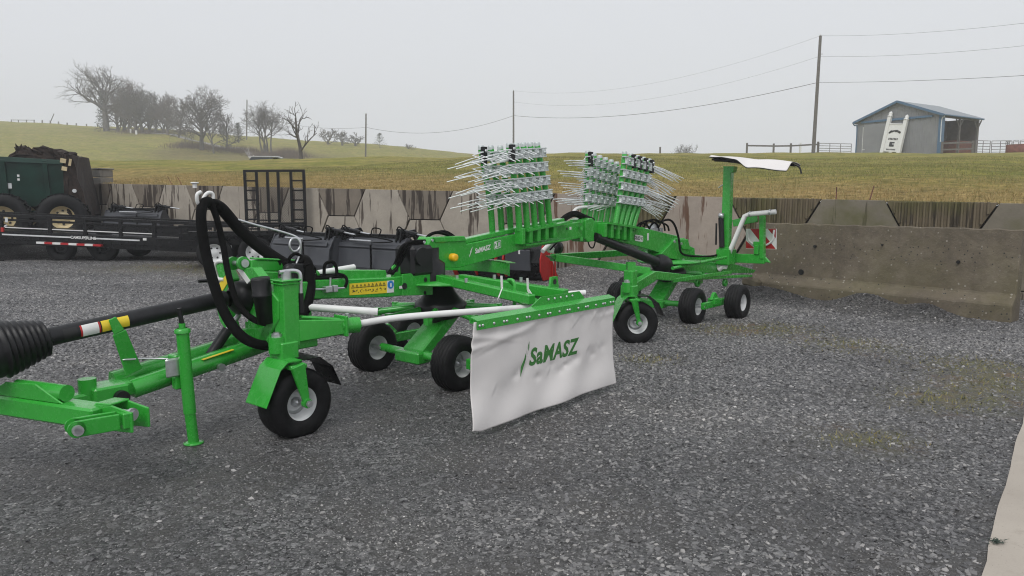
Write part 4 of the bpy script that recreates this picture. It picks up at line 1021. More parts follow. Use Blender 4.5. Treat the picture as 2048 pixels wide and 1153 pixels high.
lettering('lettering', '2', .07, c3 + bdir * -.022 + Vector((0, -.0004, 0)), bdir, (0, 0, 1), 'white', rake, bold=.003)
B().prism([c3 + bdir * x + Vector((0, 0, z)) for x, z in ((.006, -.022), (.036, -.020), (.036, .022), (.006, .020))], (0, -.0003, 0)).build('badge_panel', 'bracketgrey', rake)
c_ = K(903, 515, v=.086); part(B().lathe([(.034, -.005), (.036, .03), (.032, .055), (.02, .058), (.001, .058)], c_, (0, -1, 0), 22), 'end_cap', 'yellowcap', bevel=0)
for px, py, r_, mt in ((848, 485, .012, 'zinc'), (864, 481, .012, 'zinc'), (848, 527, .012, 'zinc'), (866, 525, .012, 'zinc'), (856, 511, .02, 'ink'), (1134, 458, .014, 'ink')):
    c_ = K(px, py, v=.086); part(B().cyl(c_, c_ + Vector((0, -.009 if mt == 'zinc' else -.002, 0)), r_, 12), 'bolt' if mt == 'zinc' else 'bore', mt, bevel=0)
part(B().box(K(1141, 457, v=.0865), (.035, .001, .03)), 'white_sticker', 'white', bevel=0)
# rack pockets, near side front group
def pockets(pxs, ytop, ybot, v0):
    for px, yt, yb in zip(pxs, ytop, ybot):
        c0_, c1_ = K(px, yt, v=v0), K(px, yb, v=v0)
        part(B().beam(c0_, c1_, .05, .10, up=(0, 1, 0)), 'rack_pocket', bevel=.004)
pockets([1040, 1055, 1071, 1087, 1103], [457, 454, 451, 448, 446], [489, 486, 483, 480, 476], .13)
pockets([1205, 1218, 1231, 1244, 1256], [447, 449, 451, 453, 455], [474, 476, 478, 480, 482], .13)
plate([(1026, 459), (1116, 442), (1116, 446), (1026, 463)], .085, .19, 'rack_shelf', bv=0)
plate([(1026, 488), (1116, 476), (1116, 479), (1026, 491)], .085, .17, 'rack_shelf', bv=0)
plate([(1190, 444), (1262, 455), (1262, 459), (1190, 448)], .085, .19, 'rack_shelf', bv=0)
# hinge and rear arm
plate([(1155, 440), (1168, 436), (1172, 440), (1172, 482), (1160, 484), (1155, 478)], -.11, .11, 'hinge_plate')
for py in (443, 457, 478):
    c_ = K(1163, py, v=.115); part(B().cyl(c_ + Vector((0, 0, -.02)), c_ + Vector((0, 0, .02)), .02, 10), 'hinge_pin', 'green', bevel=0)
plate([(1172, 441), (1262, 453), (1345, 472), (1345, 516), (1262, 492), (1172, 471)], -.085, .085, 'rear_arm')
plate([(1270, 463), (1345, 477), (1345, 484), (1270, 470)], -.02, .088, 'rear_arm_lip', bv=0)
c_ = K(1278, 477, v=.0885); b = B(); b.prism(rrect(c_, Vector((.99, 0, -.12)).normalized(), .10, .038, .02), (0, -.0008, 0)); bd = b.build('model_badge', 'white', rake)
lettering('lettering', 'DUO', .062, c_ + Vector((-.045, -.0014, .004)), (.99, 0, -.12), (0, 0, 1), 'ink', rake, bold=.002)
lettering('lettering', '740', .06, c_ + Vector((.05, -.0014, -.008)), (.99, 0, -.12), (0, 0, 1), 'greenprint', rake)
part(B().box(K(1296, 474, v=.0887), (.04, .001, .09)), 'white_sticker', 'white', bevel=0)
# driveline under the rear arm
p0_, p1_ = K(1190, 474, v=.10), K(1320, 527, v=.14); part(B().tube([p0_, p1_], .05, 16, r2=.062), 'drive_shaft', 'black', bevel=0)
d_ = (p1_ - p0_).normalized(); part(B().lathe([(.06, -.1), (.10, -.06), (.12, 0), (.12, .08), (.10, .16), (.07, .2), (.001, .2)], p1_, d_, 22), 'drive_boot', 'black', bevel=0)
# hoses at the hinge
part(B().tube(curve_pts([K(1120, 445, v=-.02), K(1135, 433, v=-.02), K(1150, 428, v=-.02), K(1165, 434, v=-.02), K(1185, 442, v=-.02)], 5), .035, 10), 'hose_bundle', 'hose', bevel=0)
part(B().tube(curve_pts([K(1146, 425, v=-.1), K(1158, 416, v=-.1), K(1200, 413, v=-.1), K(1240, 411, v=-.1)], 5), .018, 10), 'white_rod', 'white', bevel=0)
if True:
    part(B().tube(curve_pts([K(1175, 480, v=.05), K(1180, 494, v=.06), K(1187, 495, v=.06), K(1192, 478, v=.06)], 5), .008, 8), 'hose_loop', 'hose', bevel=0)
part(B().tube([K(1146, 451, v=-.12), K(1100, 500, v=-.5)], .01, 6), 'cable', 'hose', bevel=0)
# white bracket with dark fitting left of the rear guard frame
part(B().tube([K(1085, 503, v=-.55), K(1103, 485, v=-.55)], .028, 10), 'bracket_tube', 'white', bevel=0)
b = B(); b.prism([K(x, y, v=-.55) for x, y in ((1094, 500), (1104, 489), (1110, 497), (1108, 507), (1100, 506))], (0, .03, 0)); part(b, 'white_bracket', 'white', bevel=.006)
part(B().lathe([(.001, -.03), (.07, -.03), (.08, 0), (.07, .04), (.001, .05)], K(1115, 496, v=-.62), (0, -1, 0), 14), 'dark_fitting', 'black', bevel=0)

# ---- tine arms: green tube, clamps and spring tines
tine_pair = {}
def tine_mesh(kind):
    b = B()
    if kind == 'front':      # forwards then kinked outwards
        for dz, le, lk in ((.040, -.20, -.17), (-.030, -.28, .11), (.008, -.24, .05), (-.012, -.22, -.14)): b.tube([(0, -.03, dz), (-.05, -.035, dz), (le, -.03, dz - .02), (le - (.02 if lk < 0 else .13), lk, dz - .06)], .0048, 5)
    elif kind == 'left':
        for dz in (.024, 0, -.024): b.tube([(0, 0, dz), (-.06, 0, dz), (-.10, 0, dz - .03), (-.52 - dz * 2, -.02, dz - .045)], .005, 5)
    else:
        for dz in (.024, 0, -.024): b.tube([(0, 0, dz), (.10, 0, dz), (.40, .02, dz - .045), (.88 + dz * 3, .03, dz - .17)], .005, 5)
    b.lathe([(.026, -.035), (.026, -.022), (.021, -.018), (.026, -.014), (.026, -.002), (.021, .002), (.026, .006), (.026, .02), (.021, .024), (.026, .028), (.026, .04)], (0, -.03, 0), (0, 0, 1), 10)
    me = b.mesh('tine'); me.materials.append(MT['tine']); return me
tm_ = {k_: tine_mesh(k_) for k_ in ('front', 'left', 'right')}
clamp_me = B().box((0, -.03, .040), (.115, .055, .014)).box((0, -.03, -.040), (.115, .055, .014)).box((.01, -.052, 0), (.07, .012, .06)).lathe([(.012, 0), (.012, .012), (.001, .014)], (.02, -.058, 0), (0, -1, 0), 8).mesh('tine_clamp', bevel=.003); clamp_me.materials.append(MT['bracketgrey'])
cap_me = B().lathe([(.030, -.01), (.032, .02), (.026, .035), (.001, .038)], (0, 0, 0), (0, 0, 1), 12).mesh('arm_cap'); cap_me.materials.append(MT['bracketgrey'])
holder_me = B().box((0, -.035, 0), (.05, .05, .16)).mesh('tine_holder', bevel=.004); holder_me.materials.append(MT['black'])
zinc_me = B().lathe([(.016, 0), (.016, .01), (.001, .012)], (0, -.06, .04), (0, -1, 0), 10).mesh('holder_bolt'); zinc_me.materials.append(MT['zinc'])
def tine_arm(base, top, kind, rows, dark=False, jit=0.0):
    ctrl = [base, base + (top - base) * .35 + Vector((.025, 0, 0)), base + (top - base) * .7 + Vector((.015, 0, 0)), top]
    pts = curve_pts(ctrl, 4); b = B(); b.tube(pts, .031, 12)
    arm = part(b, 'tine_arm', bevel=0)
    def put(nm, me, loc, rot=(0, 0, 0)):
        o = bpy.data.objects.new(nm, me); COL.objects.link(o); o.parent = arm; o.location = loc; o.rotation_euler = rot; return o
    put('arm_cap', cap_me, top)
    d = (top - base)
    for i, r_ in enumerate(rows):
        p_ = base + d * r_ + Vector((.01, 0, 0)); tl = -.10 if kind != 'right' else .10
        put('tine_clamp', clamp_me, p_, (0, tl, 0))
        put('tine', tm_[kind], p_, (random.uniform(-.03, .03), (-.02 if kind == 'front' else 0) + random.uniform(-.10, .06), random.uniform(-.10, .10)))
    if dark:
        put('tine_holder', holder_me, top + Vector((0, 0, -.06))); put('holder_bolt', zinc_me, top + Vector((0, 0, -.06)))
rows = [.40, .575, .745, .915]
for i in range(5):      # near front group
    f_ = i / 4; u_ = 1.30 + .49 * f_; ut = .975 + .43 * f_ + .17
    tine_arm(L(u_, .13, 1.24 + .04 * f_), L(ut, .13, 2.035 + .035 * f_), 'front', rows, dark=i == 0)
for i in range(4):      # far front group
    f_ = i / 3; u_ = 1.20 + .42 * f_
    tine_arm(L(u_, -.13, 1.22 + .02 * f_), L(u_ - .16, -.13, 2.02 + .02 * f_), 'front', rows, dark=i == 0)
for i in range(6):      # far rear group
    f_ = i / 5; u_ = 2.75 + .62 * f_
    tine_arm(L(u_, -.13, 1.24 - .02 * f_), L(u_ + .10, -.13, 2.06 - .10 * f_), 'left', rows, dark=i == 0)
for i in range(5):      # near rear group
    f_ = i / 4; u_ = 3.02 + .40 * f_
    tine_arm(L(u_, .13, 1.20 - .02 * f_), L(u_ + .20 + .17 * f_, .13, 2.06 - .06 * f_), 'right', rows, dark=i > 0)

# ---- rear rotor unit
UR = 4.25
plate([(1300, 512), (1334, 477), (1352, 476), (1360, 490), (1372, 496), (1375, 545), (1345, 545), (1345, 520)], -.13, .13, 'rear_tower')
plate([(1338, 478), (1356, 478), (1362, 500), (1345, 498)], .13, .15, 'tower_cheek')
for px, py in ((1348, 484), (1362, 488), (1366, 520)):
    c_ = K(px, py, v=.15); part(B().cyl(c_, c_ + Vector((0, -.015, 0)), .018, 10), 'bolt', 'zinc', bevel=0)
plate([(1372, 508), (1448, 514), (1452, 536), (1374, 545)], -.10, .02, 'rear_frame_beam')
plate([(1345, 522), (1450, 526), (1500, 540), (1495, 546), (1345, 546)], .0, .10, 'rear_frame_beam')
b = B(); b.lathe([(.001, 0), (.42, .02), (.42, .04), (.001, .06)], L(UR + .35, 0, .70), (0, 0, 1), 28); part(b, 'rotor_cover', bevel=0)
rotor(UR + .35, .58, 9, skip=(5, 6, 7))
bogie(UR, L(UR + .42, .0, .52))
# hydraulic block and hoses on the rear arm
b = B(); c_ = K(1305, 462, v=0); b.box(c_, (.34, .12, .07)); b.box(c_ + Vector((.02, 0, .06)), (.12, .09, .06)); part(b, 'valve_bank', 'zinc', bevel=.006)
for i, (x0, x1, top) in enumerate(((1268, 1300, 446), (1276, 1318, 442), (1285, 1330, 440), (1296, 1338, 444))):
    part(B().tube(curve_pts([K(x0, 464, v=.05), K(x0 + 8, top + 5, v=.04), K((x0 + x1) / 2, top, v=.03), K(x1 - 4, top + 7, v=.05), K(x1, 462, v=.06)], 5), .012, 8), 'hydraulic_hose', 'hose', bevel=0)
part(B().tube(curve_pts([K(1318, 445, v=.12), K(1338, 440, v=.14), K(1350, 452, v=.16), K(1358, 480, v=.18), K(1362, 505, v=.18), K(1380, 512, v=.15), K(1420, 513, v=.12), K(1446, 507, v=.1)], 6), .014, 8), 'hydraulic_hose', 'hose', bevel=0)
# V shaped guard frame ahead of the rear rotor
ap = K(1112, 516, v=-.5)
g1, g2 = K(1300, 543, v=.42), K(1310, 502, v=-.62)
part(B().beam(ap, g1, .06, .085), 'guard_frame_bar', bevel=.006); part(B().beam(ap + Vector((0, .06, 0)), g2, .06, .085), 'guard_frame_bar', bevel=.006)
b = B(); b.beam(g2, K(1345, 512, v=-.2), .06, .12); part(b, 'guard_frame_link', bevel=.006)
b = B(); b.prism([K(x, y, v=-.5) for x, y in ((1100, 512), (1120, 512), (1124, 522), (1118, 524))], (0, .08, 0)); part(b, 'apex_plate', bevel=0)
# rear castor column and arm
RG = (2.70, .62)
b = B(); b.box(L(2.68, .56, .655), (.115, .115, .26)); part(b, 'column', bevel=.012)
c_ = K(1258, 535, v=.56); b = B(); b.lathe([(.04, -.07), (.06, -.07), (.06, .07), (.04, .07), (.04, -.07)], L(2.68, .56, .80), (0, 0, 1), 4, smooth=False); part(b, 'column_socket', bevel=0)
b = B(); b.beam(L(2.72, .55, .58), K(1305, 552, v=.42), .09, .12); part(b, 'column_arm', bevel=.008)
b = B(); b.beam(K(1298, 550, v=.42), K(1400, 560, v=.30), .09, .10); part(b, 'column_rail', bevel=.008)
gauge(RG[0], RG[1], 2.66, .56, math.radians(-42))
part(B().beam(K(1340, 560, v=.36), K(1500, 552, v=.36), .08, .035), 'lower_guard', bevel=.004)
part(B().beam(K(1345, 562, v=.40), K(1462, 545, v=.40), .03, .05), 'guard_strip', bevel=.004)
part(B().tube([K(1345, 537, v=.30), K(1452, 515, v=.30)], .022, 10), 'guard_rod', bevel=0)
for px in (1395, 1450):
    c_ = K(px, 566, v=.36); part(B().lathe([(.03, -.02), (.055, -.02), (.055, .02), (.03, .02), (.03, -.02)], c_, (0, 1, 0), 14), 'pin_eye', bevel=0)
# post with folded rear curtain
UP = 5.95
part(B().box(L(UP, .20, 1.36), (.115, .115, 1.28)), 'canopy_post', bevel=.008)
b = B(); b.box(L(UP, .20, .72), (.22, .2, .22)); b.prism([L(UP - .1, .13, .60), L(UP + .25, .13, .62), L(UP + .18, .13, .82), L(UP - .1, .13, .86)], (0, -.15, 0)); part(b, 'post_foot', bevel=.006)
b = B(); b.prism([K(x, y, u=UP - .06) for x, y in ((1446, 333), (1468, 333), (1466, 345), (1452, 348))], (.12, 0, 0)); part(b, 'canopy_bracket', bevel=0)
# folded curtain: a drooping sheet over a bar, pale outside, dark inside
ca, cb_ = K(1425, 318, u=UP - .05), K(1590, 330, u=UP - .05)
cdir = (cb_ - ca); cperp = Vector((-1, 0, 0))
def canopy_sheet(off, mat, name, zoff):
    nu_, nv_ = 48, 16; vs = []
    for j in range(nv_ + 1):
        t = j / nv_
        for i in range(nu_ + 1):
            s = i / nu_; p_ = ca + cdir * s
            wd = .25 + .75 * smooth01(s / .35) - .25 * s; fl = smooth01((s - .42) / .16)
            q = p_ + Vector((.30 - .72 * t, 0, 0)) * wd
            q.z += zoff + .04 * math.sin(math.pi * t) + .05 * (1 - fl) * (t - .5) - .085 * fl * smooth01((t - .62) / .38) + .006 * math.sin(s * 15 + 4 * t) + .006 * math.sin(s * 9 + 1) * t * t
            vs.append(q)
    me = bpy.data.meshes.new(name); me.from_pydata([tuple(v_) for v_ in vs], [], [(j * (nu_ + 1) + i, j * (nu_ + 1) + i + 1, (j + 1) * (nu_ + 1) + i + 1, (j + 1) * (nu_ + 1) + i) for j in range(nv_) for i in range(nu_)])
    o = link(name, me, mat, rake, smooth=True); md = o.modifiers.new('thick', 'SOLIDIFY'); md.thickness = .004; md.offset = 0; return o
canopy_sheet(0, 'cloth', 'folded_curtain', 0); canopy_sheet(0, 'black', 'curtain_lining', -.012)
part(B().beam(ca + Vector((.0, 0, -.01)), cb_ + Vector((0, 0, -.01)), .06, .03), 'canopy_bar', 'gloss')
part(B().tube(curve_pts([K(1588, 329, u=UP - .1), K(1599, 335, u=UP - .1), K(1603, 348, u=UP - .1)], 5), .012, 8), 'strap_end', 'black', bevel=0)
part(B().tube([K(1437, 376, u=UP), K(1452, 366, u=UP)], .008, 6), 'release_pin', 'zinc', bevel=0)
# hydraulic cylinder at the post
part(B().tube([K(1442, 436, u=UP - .1), K(1444, 495, u=UP - .1)], .038, 12), 'post_cylinder', 'black', bevel=0)
part(B().tube([K(1433, 447, u=UP - .1), K(1432, 490, u=UP - .1)], .014, 8), 'post_pipe', 'black', bevel=0)
part(B().lathe([(.001, -.03), (.04, -.03), (.04, .03), (.001, .03)], K(1443, 432, u=UP - .1), (0, 1, 0), 14), 'cylinder_eye', 'zinc', bevel=0)
# rear swing frame with marker board
UF = 6.15
b = B(); b.beam(L(UF - .1, .25, 1.20), K(1515, 437, u=UF), .06, .10); part(b, 'swing_bar', bevel=.006)
b = B(); b.beam(K(1525, 428, u=UF), K(1525, 518, u=UF), .06, .10, up=(1, 0, 0)); part(b, 'swing_post', bevel=.006)
b = B(); b.beam(K(1462, 516, u=UF), K(1530, 519, u=UF), .07, .13); b.prism([K(x, y, u=UF) for x, y in ((1505, 512), (1528, 512), (1540, 526), (1505, 524))], (.05, 0, 0)); part(b, 'swing_foot', bevel=.006)
b = B(); b.box(K(1514, 500, u=UF - .02), (.08, .07, .14)); b.box(K(1514, 488, u=UF - .02), (.05, .10, .06)); part(b, 'latch', bevel=.01)
part(B().tube([K(1438, 540, u=5.9), K(1448, 531, u=5.9), K(1490, 432, u=5.95), K(1499, 429, u=5.97), K(1552, 424, u=6.0)], .034, 14), 'rear_white_tube', 'white', bevel=0)
b = B(); b.prism([K(x, y, u=5.88) for x, y in ((1429, 530), (1448, 524), (1456, 527), (1452, 539), (1434, 537))], (.04, 0, 0)); part(b, 'white_foot', 'white', bevel=.006)
for x, y in ((1500, 429), (1540, 425), (1453, 520)):
    c_ = K(x, y, u=5.95); part(B().lathe([(.038, -.01), (.042, 0), (.038, .01)], c_, (0, -1, .1) if x > 1490 else (.0, -.4, .9), 14), 'tube_clamp', 'zinc', bevel=0)
m0, m1, m2 = K(1492, 458, u=6.28), K(1553, 458, u=6.28), K(1492, 498, u=6.28)
mxd = (m1 - m0); mzd = (m2 - m0)
def MP(a_, c_, o_=0.0): return m0 + mxd * a_ + mzd * c_ + Vector((-o_, 0, 0))
brd = part(B().prism([MP(0, 0), MP(1, 0), MP(1, 1), MP(0, 1)], (.012, 0, 0)), 'marker_board', 'white', bevel=0)
for poly in ([(.14, .0), (.45, .0), (.98, .98), (.66, .98)], [(.72, .0), (.98, 0), (.98, .45)], [(.0, .60), (.30, .98), (.0, .98)]):
    B().prism([MP(a_, c_, .001) for a_, c_ in poly], (-.001, 0, 0)).build('red_stripe', 'redtape', brd)
pts = [MP(.5 + .42 * math.cos(t), .36 + .42 * math.sin(t) * 1.15, .02) for t in np.linspace(-.1, math.pi + .1, 16)]
B().tube([MP(.94, .05, .02)] + pts + [MP(.06, .05, .02)], .014, 8).build('light_guard', 'white', brd)

# ---- hoses at the headstock
def hose(ctrl, r, name='hose', mat='hose', n=10): return part(B().tube(curve_pts(ctrl, 8), r, n), name, mat, bevel=0)
top1 = K(408, 408, v=.02)
hose([K(560, 690, v=.30), K(520, 690, v=.32), K(482, 672, v=.28), K(450, 628, v=.2), K(425, 560, v=.12), K(408, 490, v=.06), K(402, 440, v=.04), K(405, 412, v=.02), K(416, 404, v=.0), K(428, 415, v=-.02)], .034, 'hose_sleeve')
hose([K(545, 650, v=.32), K(508, 640, v=.3), K(476, 608, v=.2), K(457, 550, v=.12), K(446, 490, v=.06), K(434, 440, v=.03), K(424, 410, v=.01), K(430, 405, v=0), K(446, 420, v=-.02)], .021, 'hose_sleeve')
hose([K(428, 410, v=-.02), K(445, 420, v=-.04), K(480, 460, v=-.02), K(520, 495, v=.04), K(560, 522, v=.1), K(590, 538, v=.16)], .042, 'hose_sleeve')
hose([K(590, 535, v=.16), K(608, 520, v=.2), K(618, 540, v=.24), K(620, 580, v=.27), K(612, 615, v=.28), K(600, 640, v=.29)], .038, 'hose_sleeve')
hose([K(585, 540, v=.2), K(578, 520, v=.2), K(590, 508, v=.2), K(604, 515, v=.2), K(606, 530, v=.2)], .012, 'hydraulic_hose')
hose([K(596, 545, v=.2), K(600, 525, v=.22), K(615, 522, v=.22), K(622, 535, v=.22)], .012, 'hydraulic_hose')
hose([K(600, 548, v=.2), K(612, 530, v=.25), K(628, 535, v=.25), K(630, 545, v=.22)], .010, 'hydraulic_hose')
hose([K(648, 552, v=.1), K(650, 530, v=.1), K(664, 524, v=.1), K(672, 534, v=.1), K(674, 552, v=.1)], .013, 'hydraulic_hose')
hose([K(690, 576, v=.13), K(694, 562, v=.13), K(688, 552, v=.1), K(672, 548, v=.08)], .012, 'hydraulic_hose')
for i in range(3):
    hose([K(612, 552 + i * 3, v=.02 * i), K(660, 550 + i * 3, v=.02 * i), K(690, 549 + i * 2, v=.02 * i)], .010, 'hydraulic_hose')
for i in range(4):
    hose([K(776 + 3 * i, 548, v=.02 + .02 * i), K(790 + 3 * i, 528, v=.05), K(803 + 4 * i, 495 + 2 * i, v=.07), K(825, 484 + 3 * i, v=.05), K(850, 482 + 2 * i, v=.02)], .013, 'hydraulic_hose')
hose([K(915, 478, v=.0), K(880, 466, v=.0), K(860, 470, v=0), K(850, 482, v=0)], .014, 'hydraulic_hose')
hose([K(918, 480, v=-.03), K(892, 464, v=-.03), K(868, 466, v=-.03)], .012, 'hydraulic_hose')
b = B(); b.box(K(590, 545, v=.18), (.10, .12, .13)); b.cyl(K(582, 545, v=.24), K(582, 570, v=.24), .03); b.lathe([(.04, -.02), (.045, 0), (.04, .03), (.001, .04)], K(578, 540, v=.22), (0, -1, 0), 12); part(b, 'coupling_block', 'black', bevel=.01)
part(B().box(K(603, 592, v=.26), (.03, .002, .055)), 'white_sticker', 'white', bevel=0)
# wire hose holder
part(B().tube(curve_pts([K(430, 425, v=-.08), K(500, 447, v=.03), K(560, 463, v=.12), K(592, 474, v=.18), K(601, 485, v=.2), K(597, 499, v=.2), K(586, 503, v=.2), K(579, 492, v=.2), K(583, 479, v=.2), K(594, 478, v=.2), K(601, 490, v=.21), K(599, 510, v=.2), K(592, 530, v=.2)], 6), .0075, 8), 'hose_holder', 'zinc', bevel=0)
part(B().tube(curve_pts([K(430, 425, v=-.04), K(422, 410, v=-.02), K(404, 412, v=.0), K(395, 405, v=.02), K(394, 390, v=.03), K(402, 384, v=.03)], 5), .012, 8), 'holder_hook', 'white', bevel=0)
part(B().tube(curve_pts([K(404, 408, v=-.02), K(408, 394, v=-.02), K(416, 386, v=-.02), K(425, 388, v=-.02), K(426, 400, v=-.02), K(419, 411, v=-.02)], 5), .012, 8), 'holder_loop', 'white', bevel=0)

# ================================================================== YARD EQUIPMENT
def gpt(px, Y): return at_y(px, 500, Y).x
def road_wheel(name, parent, loc, R_, w, rimr, rz, rimmat='rim', flip=False, spokes=0, lugs=0):
    """wheel part (rim mesh) with tyre sub-part; axis along local y, dish towards -y"""
    h = w / 2; b = B()
    b.lathe([(rimr + .01, -h * .85), (rimr - .01, -h * .80), (rimr - .03, -h * .35), (rimr * .72, -h * .15), (rimr * .45, -h * .3), (rimr * .3, -h * .45), (.001, -h * .47)], (0, 0, 0), (0, 1, 0), 28)
    b.lathe([(rimr + .01, h * .85), (rimr - .02, h * .5), (rimr * .7, 0), (.001, 0)], (0, 0, 0), (0, 1, 0), 20)
    o = b.build(name, rimmat, parent); o.location = loc; o.rotation_euler = (0, 0, rz + (math.pi if flip else 0))
    B().lathe(tyre_prof(R_, w, rimr - .002, 3), (0, 0, 0), (0, 1, 0), 36).build('tyre', 'rubber', o)
    if spokes:
        for k_ in range(spokes):
            a_ = 2 * math.pi * k_ / spokes; c_ = Vector((math.cos(a_) * rimr * .58, -h * .24, math.sin(a_) * rimr * .58)); B().cyl(c_ + Vector((0, -.004, 0)), c_ + Vector((0, .01, 0)), rimr * .11, 8).build('rim_hole', 'ink', o)
    if lugs:
        lb = B()
        for k_ in range(lugs):
            for sg in (-1, 1):
                a_ = 2 * math.pi * (k_ + (.5 if sg > 0 else 0)) / lugs; c_ = Vector((math.cos(a_) * (R_ + .008), sg * h * .45, math.sin(a_) * (R_ + .008)))
                lb.box(c_, (.05, h * 1.0, .05), Matrix.Rotation(-a_, 3, 'Y') @ Matrix.Rotation(sg * .5, 3, 'X'))
        o2 = lb.build('tread_lugs', 'rubber', o); o2['kind'] = 'stuff'
    return o
# ---- black deck trailer at the left
ta = empty('deck_trailer', (-11.4, 19.6, 0), math.radians(-2))
tag(ta, 'long black deck trailer with rail sides and red and white reflector tape', 'trailer')
tilt = Matrix.Rotation(math.radians(2.4), 4, 'Y') @ Matrix.Identity(4)
def TA(b, name, mat, par=None, bevel=.006):
    if par is None: b.v = [tuple(tilt @ Vector(v_) + Vector((0, 0, .0))) for v_ in b.v]; return b.build(name, mat, ta, bevel=bevel)
X0, X1, YN = -3.6, 3.95, -1.05
for z, h_, d_ in ((1.10, .075, .07), (.99, .055, .05)): TA(B().box(((X0 + X1) / 2, YN, z), (X1 - X0, d_, h_)), 'top_rail', 'gloss')
TA(B().box(((X0 + X1) / 2, YN + 2.1, 1.06), (X1 - X0, .06, .06)), 'far_rail', 'gloss')
TA(B().box(((X0 + X1) / 2, YN, .60), (X1 - X0, .10, .20)), 'side_channel', 'gloss')
TA(B().box(((X0 + X1) / 2, YN + .05, .47), (X1 - X0, .10, .17)), 'lower_frame', 'gloss')
TA(B().box(((X0 + X1) / 2, 0, .69), (X1 - X0, 2.0, .05)), 'deck', 'gloss')
TA(B().box(((X0 + X1) / 2, YN + .01, .78), (X1 - X0, .03, .05)), 'mid_rail', 'gloss')
for x in (-3.5, -2.35, -1.62, -1.40, -.15, .75, 1.65, 2.5, 3.3): TA(B().box((x, YN + .002, .85), (.09, .07, .5)), 'stake_post', 'gloss')
TA(B().box((2.4, YN + .01, .87), (2.9, .02, .20)), 'side_panel', 'gloss')
for x0, x1 in ((-1.3, -.2), (-.1, .7), (.80, 1.6), (1.70, 2.45)): TA(B().box(((x0 + x1) / 2, YN - .006, .80), (x1 - x0, .006, .022)), 'pin_stripe', 'white', bevel=0)
for x0, x1 in ((-1.35, .42), (1.02, 2.15)): TA(B().box(((x0 + x1) / 2, YN - .053, .625), (x1 - x0, .004, .035)), 'side_stripe', 'rim', bevel=0)
for k_ in range(8): TA(B().box((-.34 + k_ * .205, YN - .056, .46 + .0), (.203, .115, .05)), 'reflector_tape', 'white' if k_ % 2 == 0 else 'redtape', bevel=0)
TA(B().box((-1.33, YN - .053, .74), (.07, .05, .11)), 'marker_light', 'red')
TA(B().box((-1.52, YN - .053, .69), (.09, .02, .07)), 'side_lamp', 'zinc', bevel=.01)
TA(B().box((2.28, YN - .053, .66), (.09, .004, .06)), 'white_sticker', 'white', bevel=0)
TA(B().box((-1.23, YN - .04, .99), (.07, .01, .12)), 'white_sticker', 'rim', bevel=0)
for body, size, x, z, kw in (('CAMSUPERLINE', .10, .72, .625, dict(bold=.002, space=.92)), ('CAM', .19, -2.96, .60, dict(bold=.004))):
    me = text_mesh(body, size, **kw); me.materials.clear(); m4 = tilt @ frame_mat((x, YN - .056, z), (1, 0, 0), (0, 0, 1)); me.transform(m4); link('lettering', me, 'white', ta)
for x in (-.02, 1.08):
    road_wheel('wheel', ta, (x, -.80, .36), .37, .2, .2, 0, 'gloss')
    road_wheel('wheel', ta, (x, .85, .36), .37, .2, .2, 0, 'gloss', flip=True)
B().tube([(-1.9, YN + .1, .48), (-1.9, YN + .05, .2), (-1.86, YN + .05, .05), (-1.7, YN + .02, .012), (-1.4, YN + .05, .012)], .014, 6).build('safety_chain', 'hose', ta)
b = B(); b.tube([(-2.15, .2, .85), (-1.95, -.2, .80), (-1.70, -.6, .72)], .03, 8); b.build('jack_handle', 'rim', ta)
# ---- utility trailer with chrome wheels
tb = empty('utility_trailer', (-6.62, 16.45, 0), math.atan2(.27, .96))
tag(tb, 'low black utility trailer with fender and chrome wheels behind the hoses', 'trailer')
def TB(b, name, mat, bevel=.006): return b.build(name, mat, tb, bevel=bevel)
for x in (0, .86):
    road_wheel('wheel', tb, (x, .0, .365), .372, .22, .2, 0, 'rim', spokes=6); road_wheel('wheel', tb, (x, 2.0, .365), .372, .22, .2, 0, 'rim', flip=True)
TB(B().box((.43, .02, .83), (1.9, .32, .025)).prism([(1.38, -.14, .84), (1.62, -.14, .60), (1.62, -.14, .575), (1.37, -.14, .815)], (0, .32, 0)), 'fender', 'gloss', bevel=0)
TB(B().box((.43, -.13, .79), (1.9, .02, .10)), 'fender_lip', 'gloss')
TB(B().box((.6, 1.0, .58), (2.7, 1.6, .12)), 'trailer_deck', 'gloss')
for y in (.24, 1.76): TB(B().box((.6, y, .95), (2.7, .06, .06)), 'side_rail', 'gloss')
TB(B().box((.6, .24, .72), (2.7, .05, .16)), 'side_board', 'gloss')
for x in (-.70, .0, .6, 1.25, 1.9): TB(B().box((x, .24, .78), (.05, .055, .30)), 'rail_post', 'gloss')
TB(B().box((1.80, .17, .56), (.30, .06, .35)), 'rear_corner', 'gloss'); TB(B().box((1.85, .13, .62), (.14, .004, .05)), 'reflector', 'white', bevel=0)
# ---- mesh ramp gate standing upright behind it
gc = at_y(554, 500, 19.0); gate = empty('ramp_gate', (gc.x, 19.0, ground_z(gc.x, 19.0)), math.radians(84)); tag(gate, 'tall black ladder framed mesh ramp gate standing upright before the wall', 'gate')
gw, gz0, gz1 = 1.56, .0, 2.29
def GT(b, name, mat='gloss'): return b.build(name, mat, gate, bevel=.004)
def gyy(y): return gw / 2 - y
for y in (0, gw): GT(B().box((0, gyy(y), (gz0 + gz1) / 2), (.06, .065, gz1 - gz0)), 'gate_stile')
for y in (.31, .60, .88, 1.22): GT(B().box((0, gyy(y), (gz0 + gz1) / 2), (.05, .065, gz1 - gz0 - .08)), 'gate_bar')
for z in (gz0 + .04, gz1 - .03): GT(B().box((0, 0, z), (.055, gw, .06)), 'gate_rail')
for i in range(6):
    z = gz1 - .28 - i * .245
    for y0, y1 in ((0, .31), (1.22, gw)): GT(B().box((0, gyy((y0 + y1) / 2), z), (.045, y1 - y0, .04)), 'gate_rung')
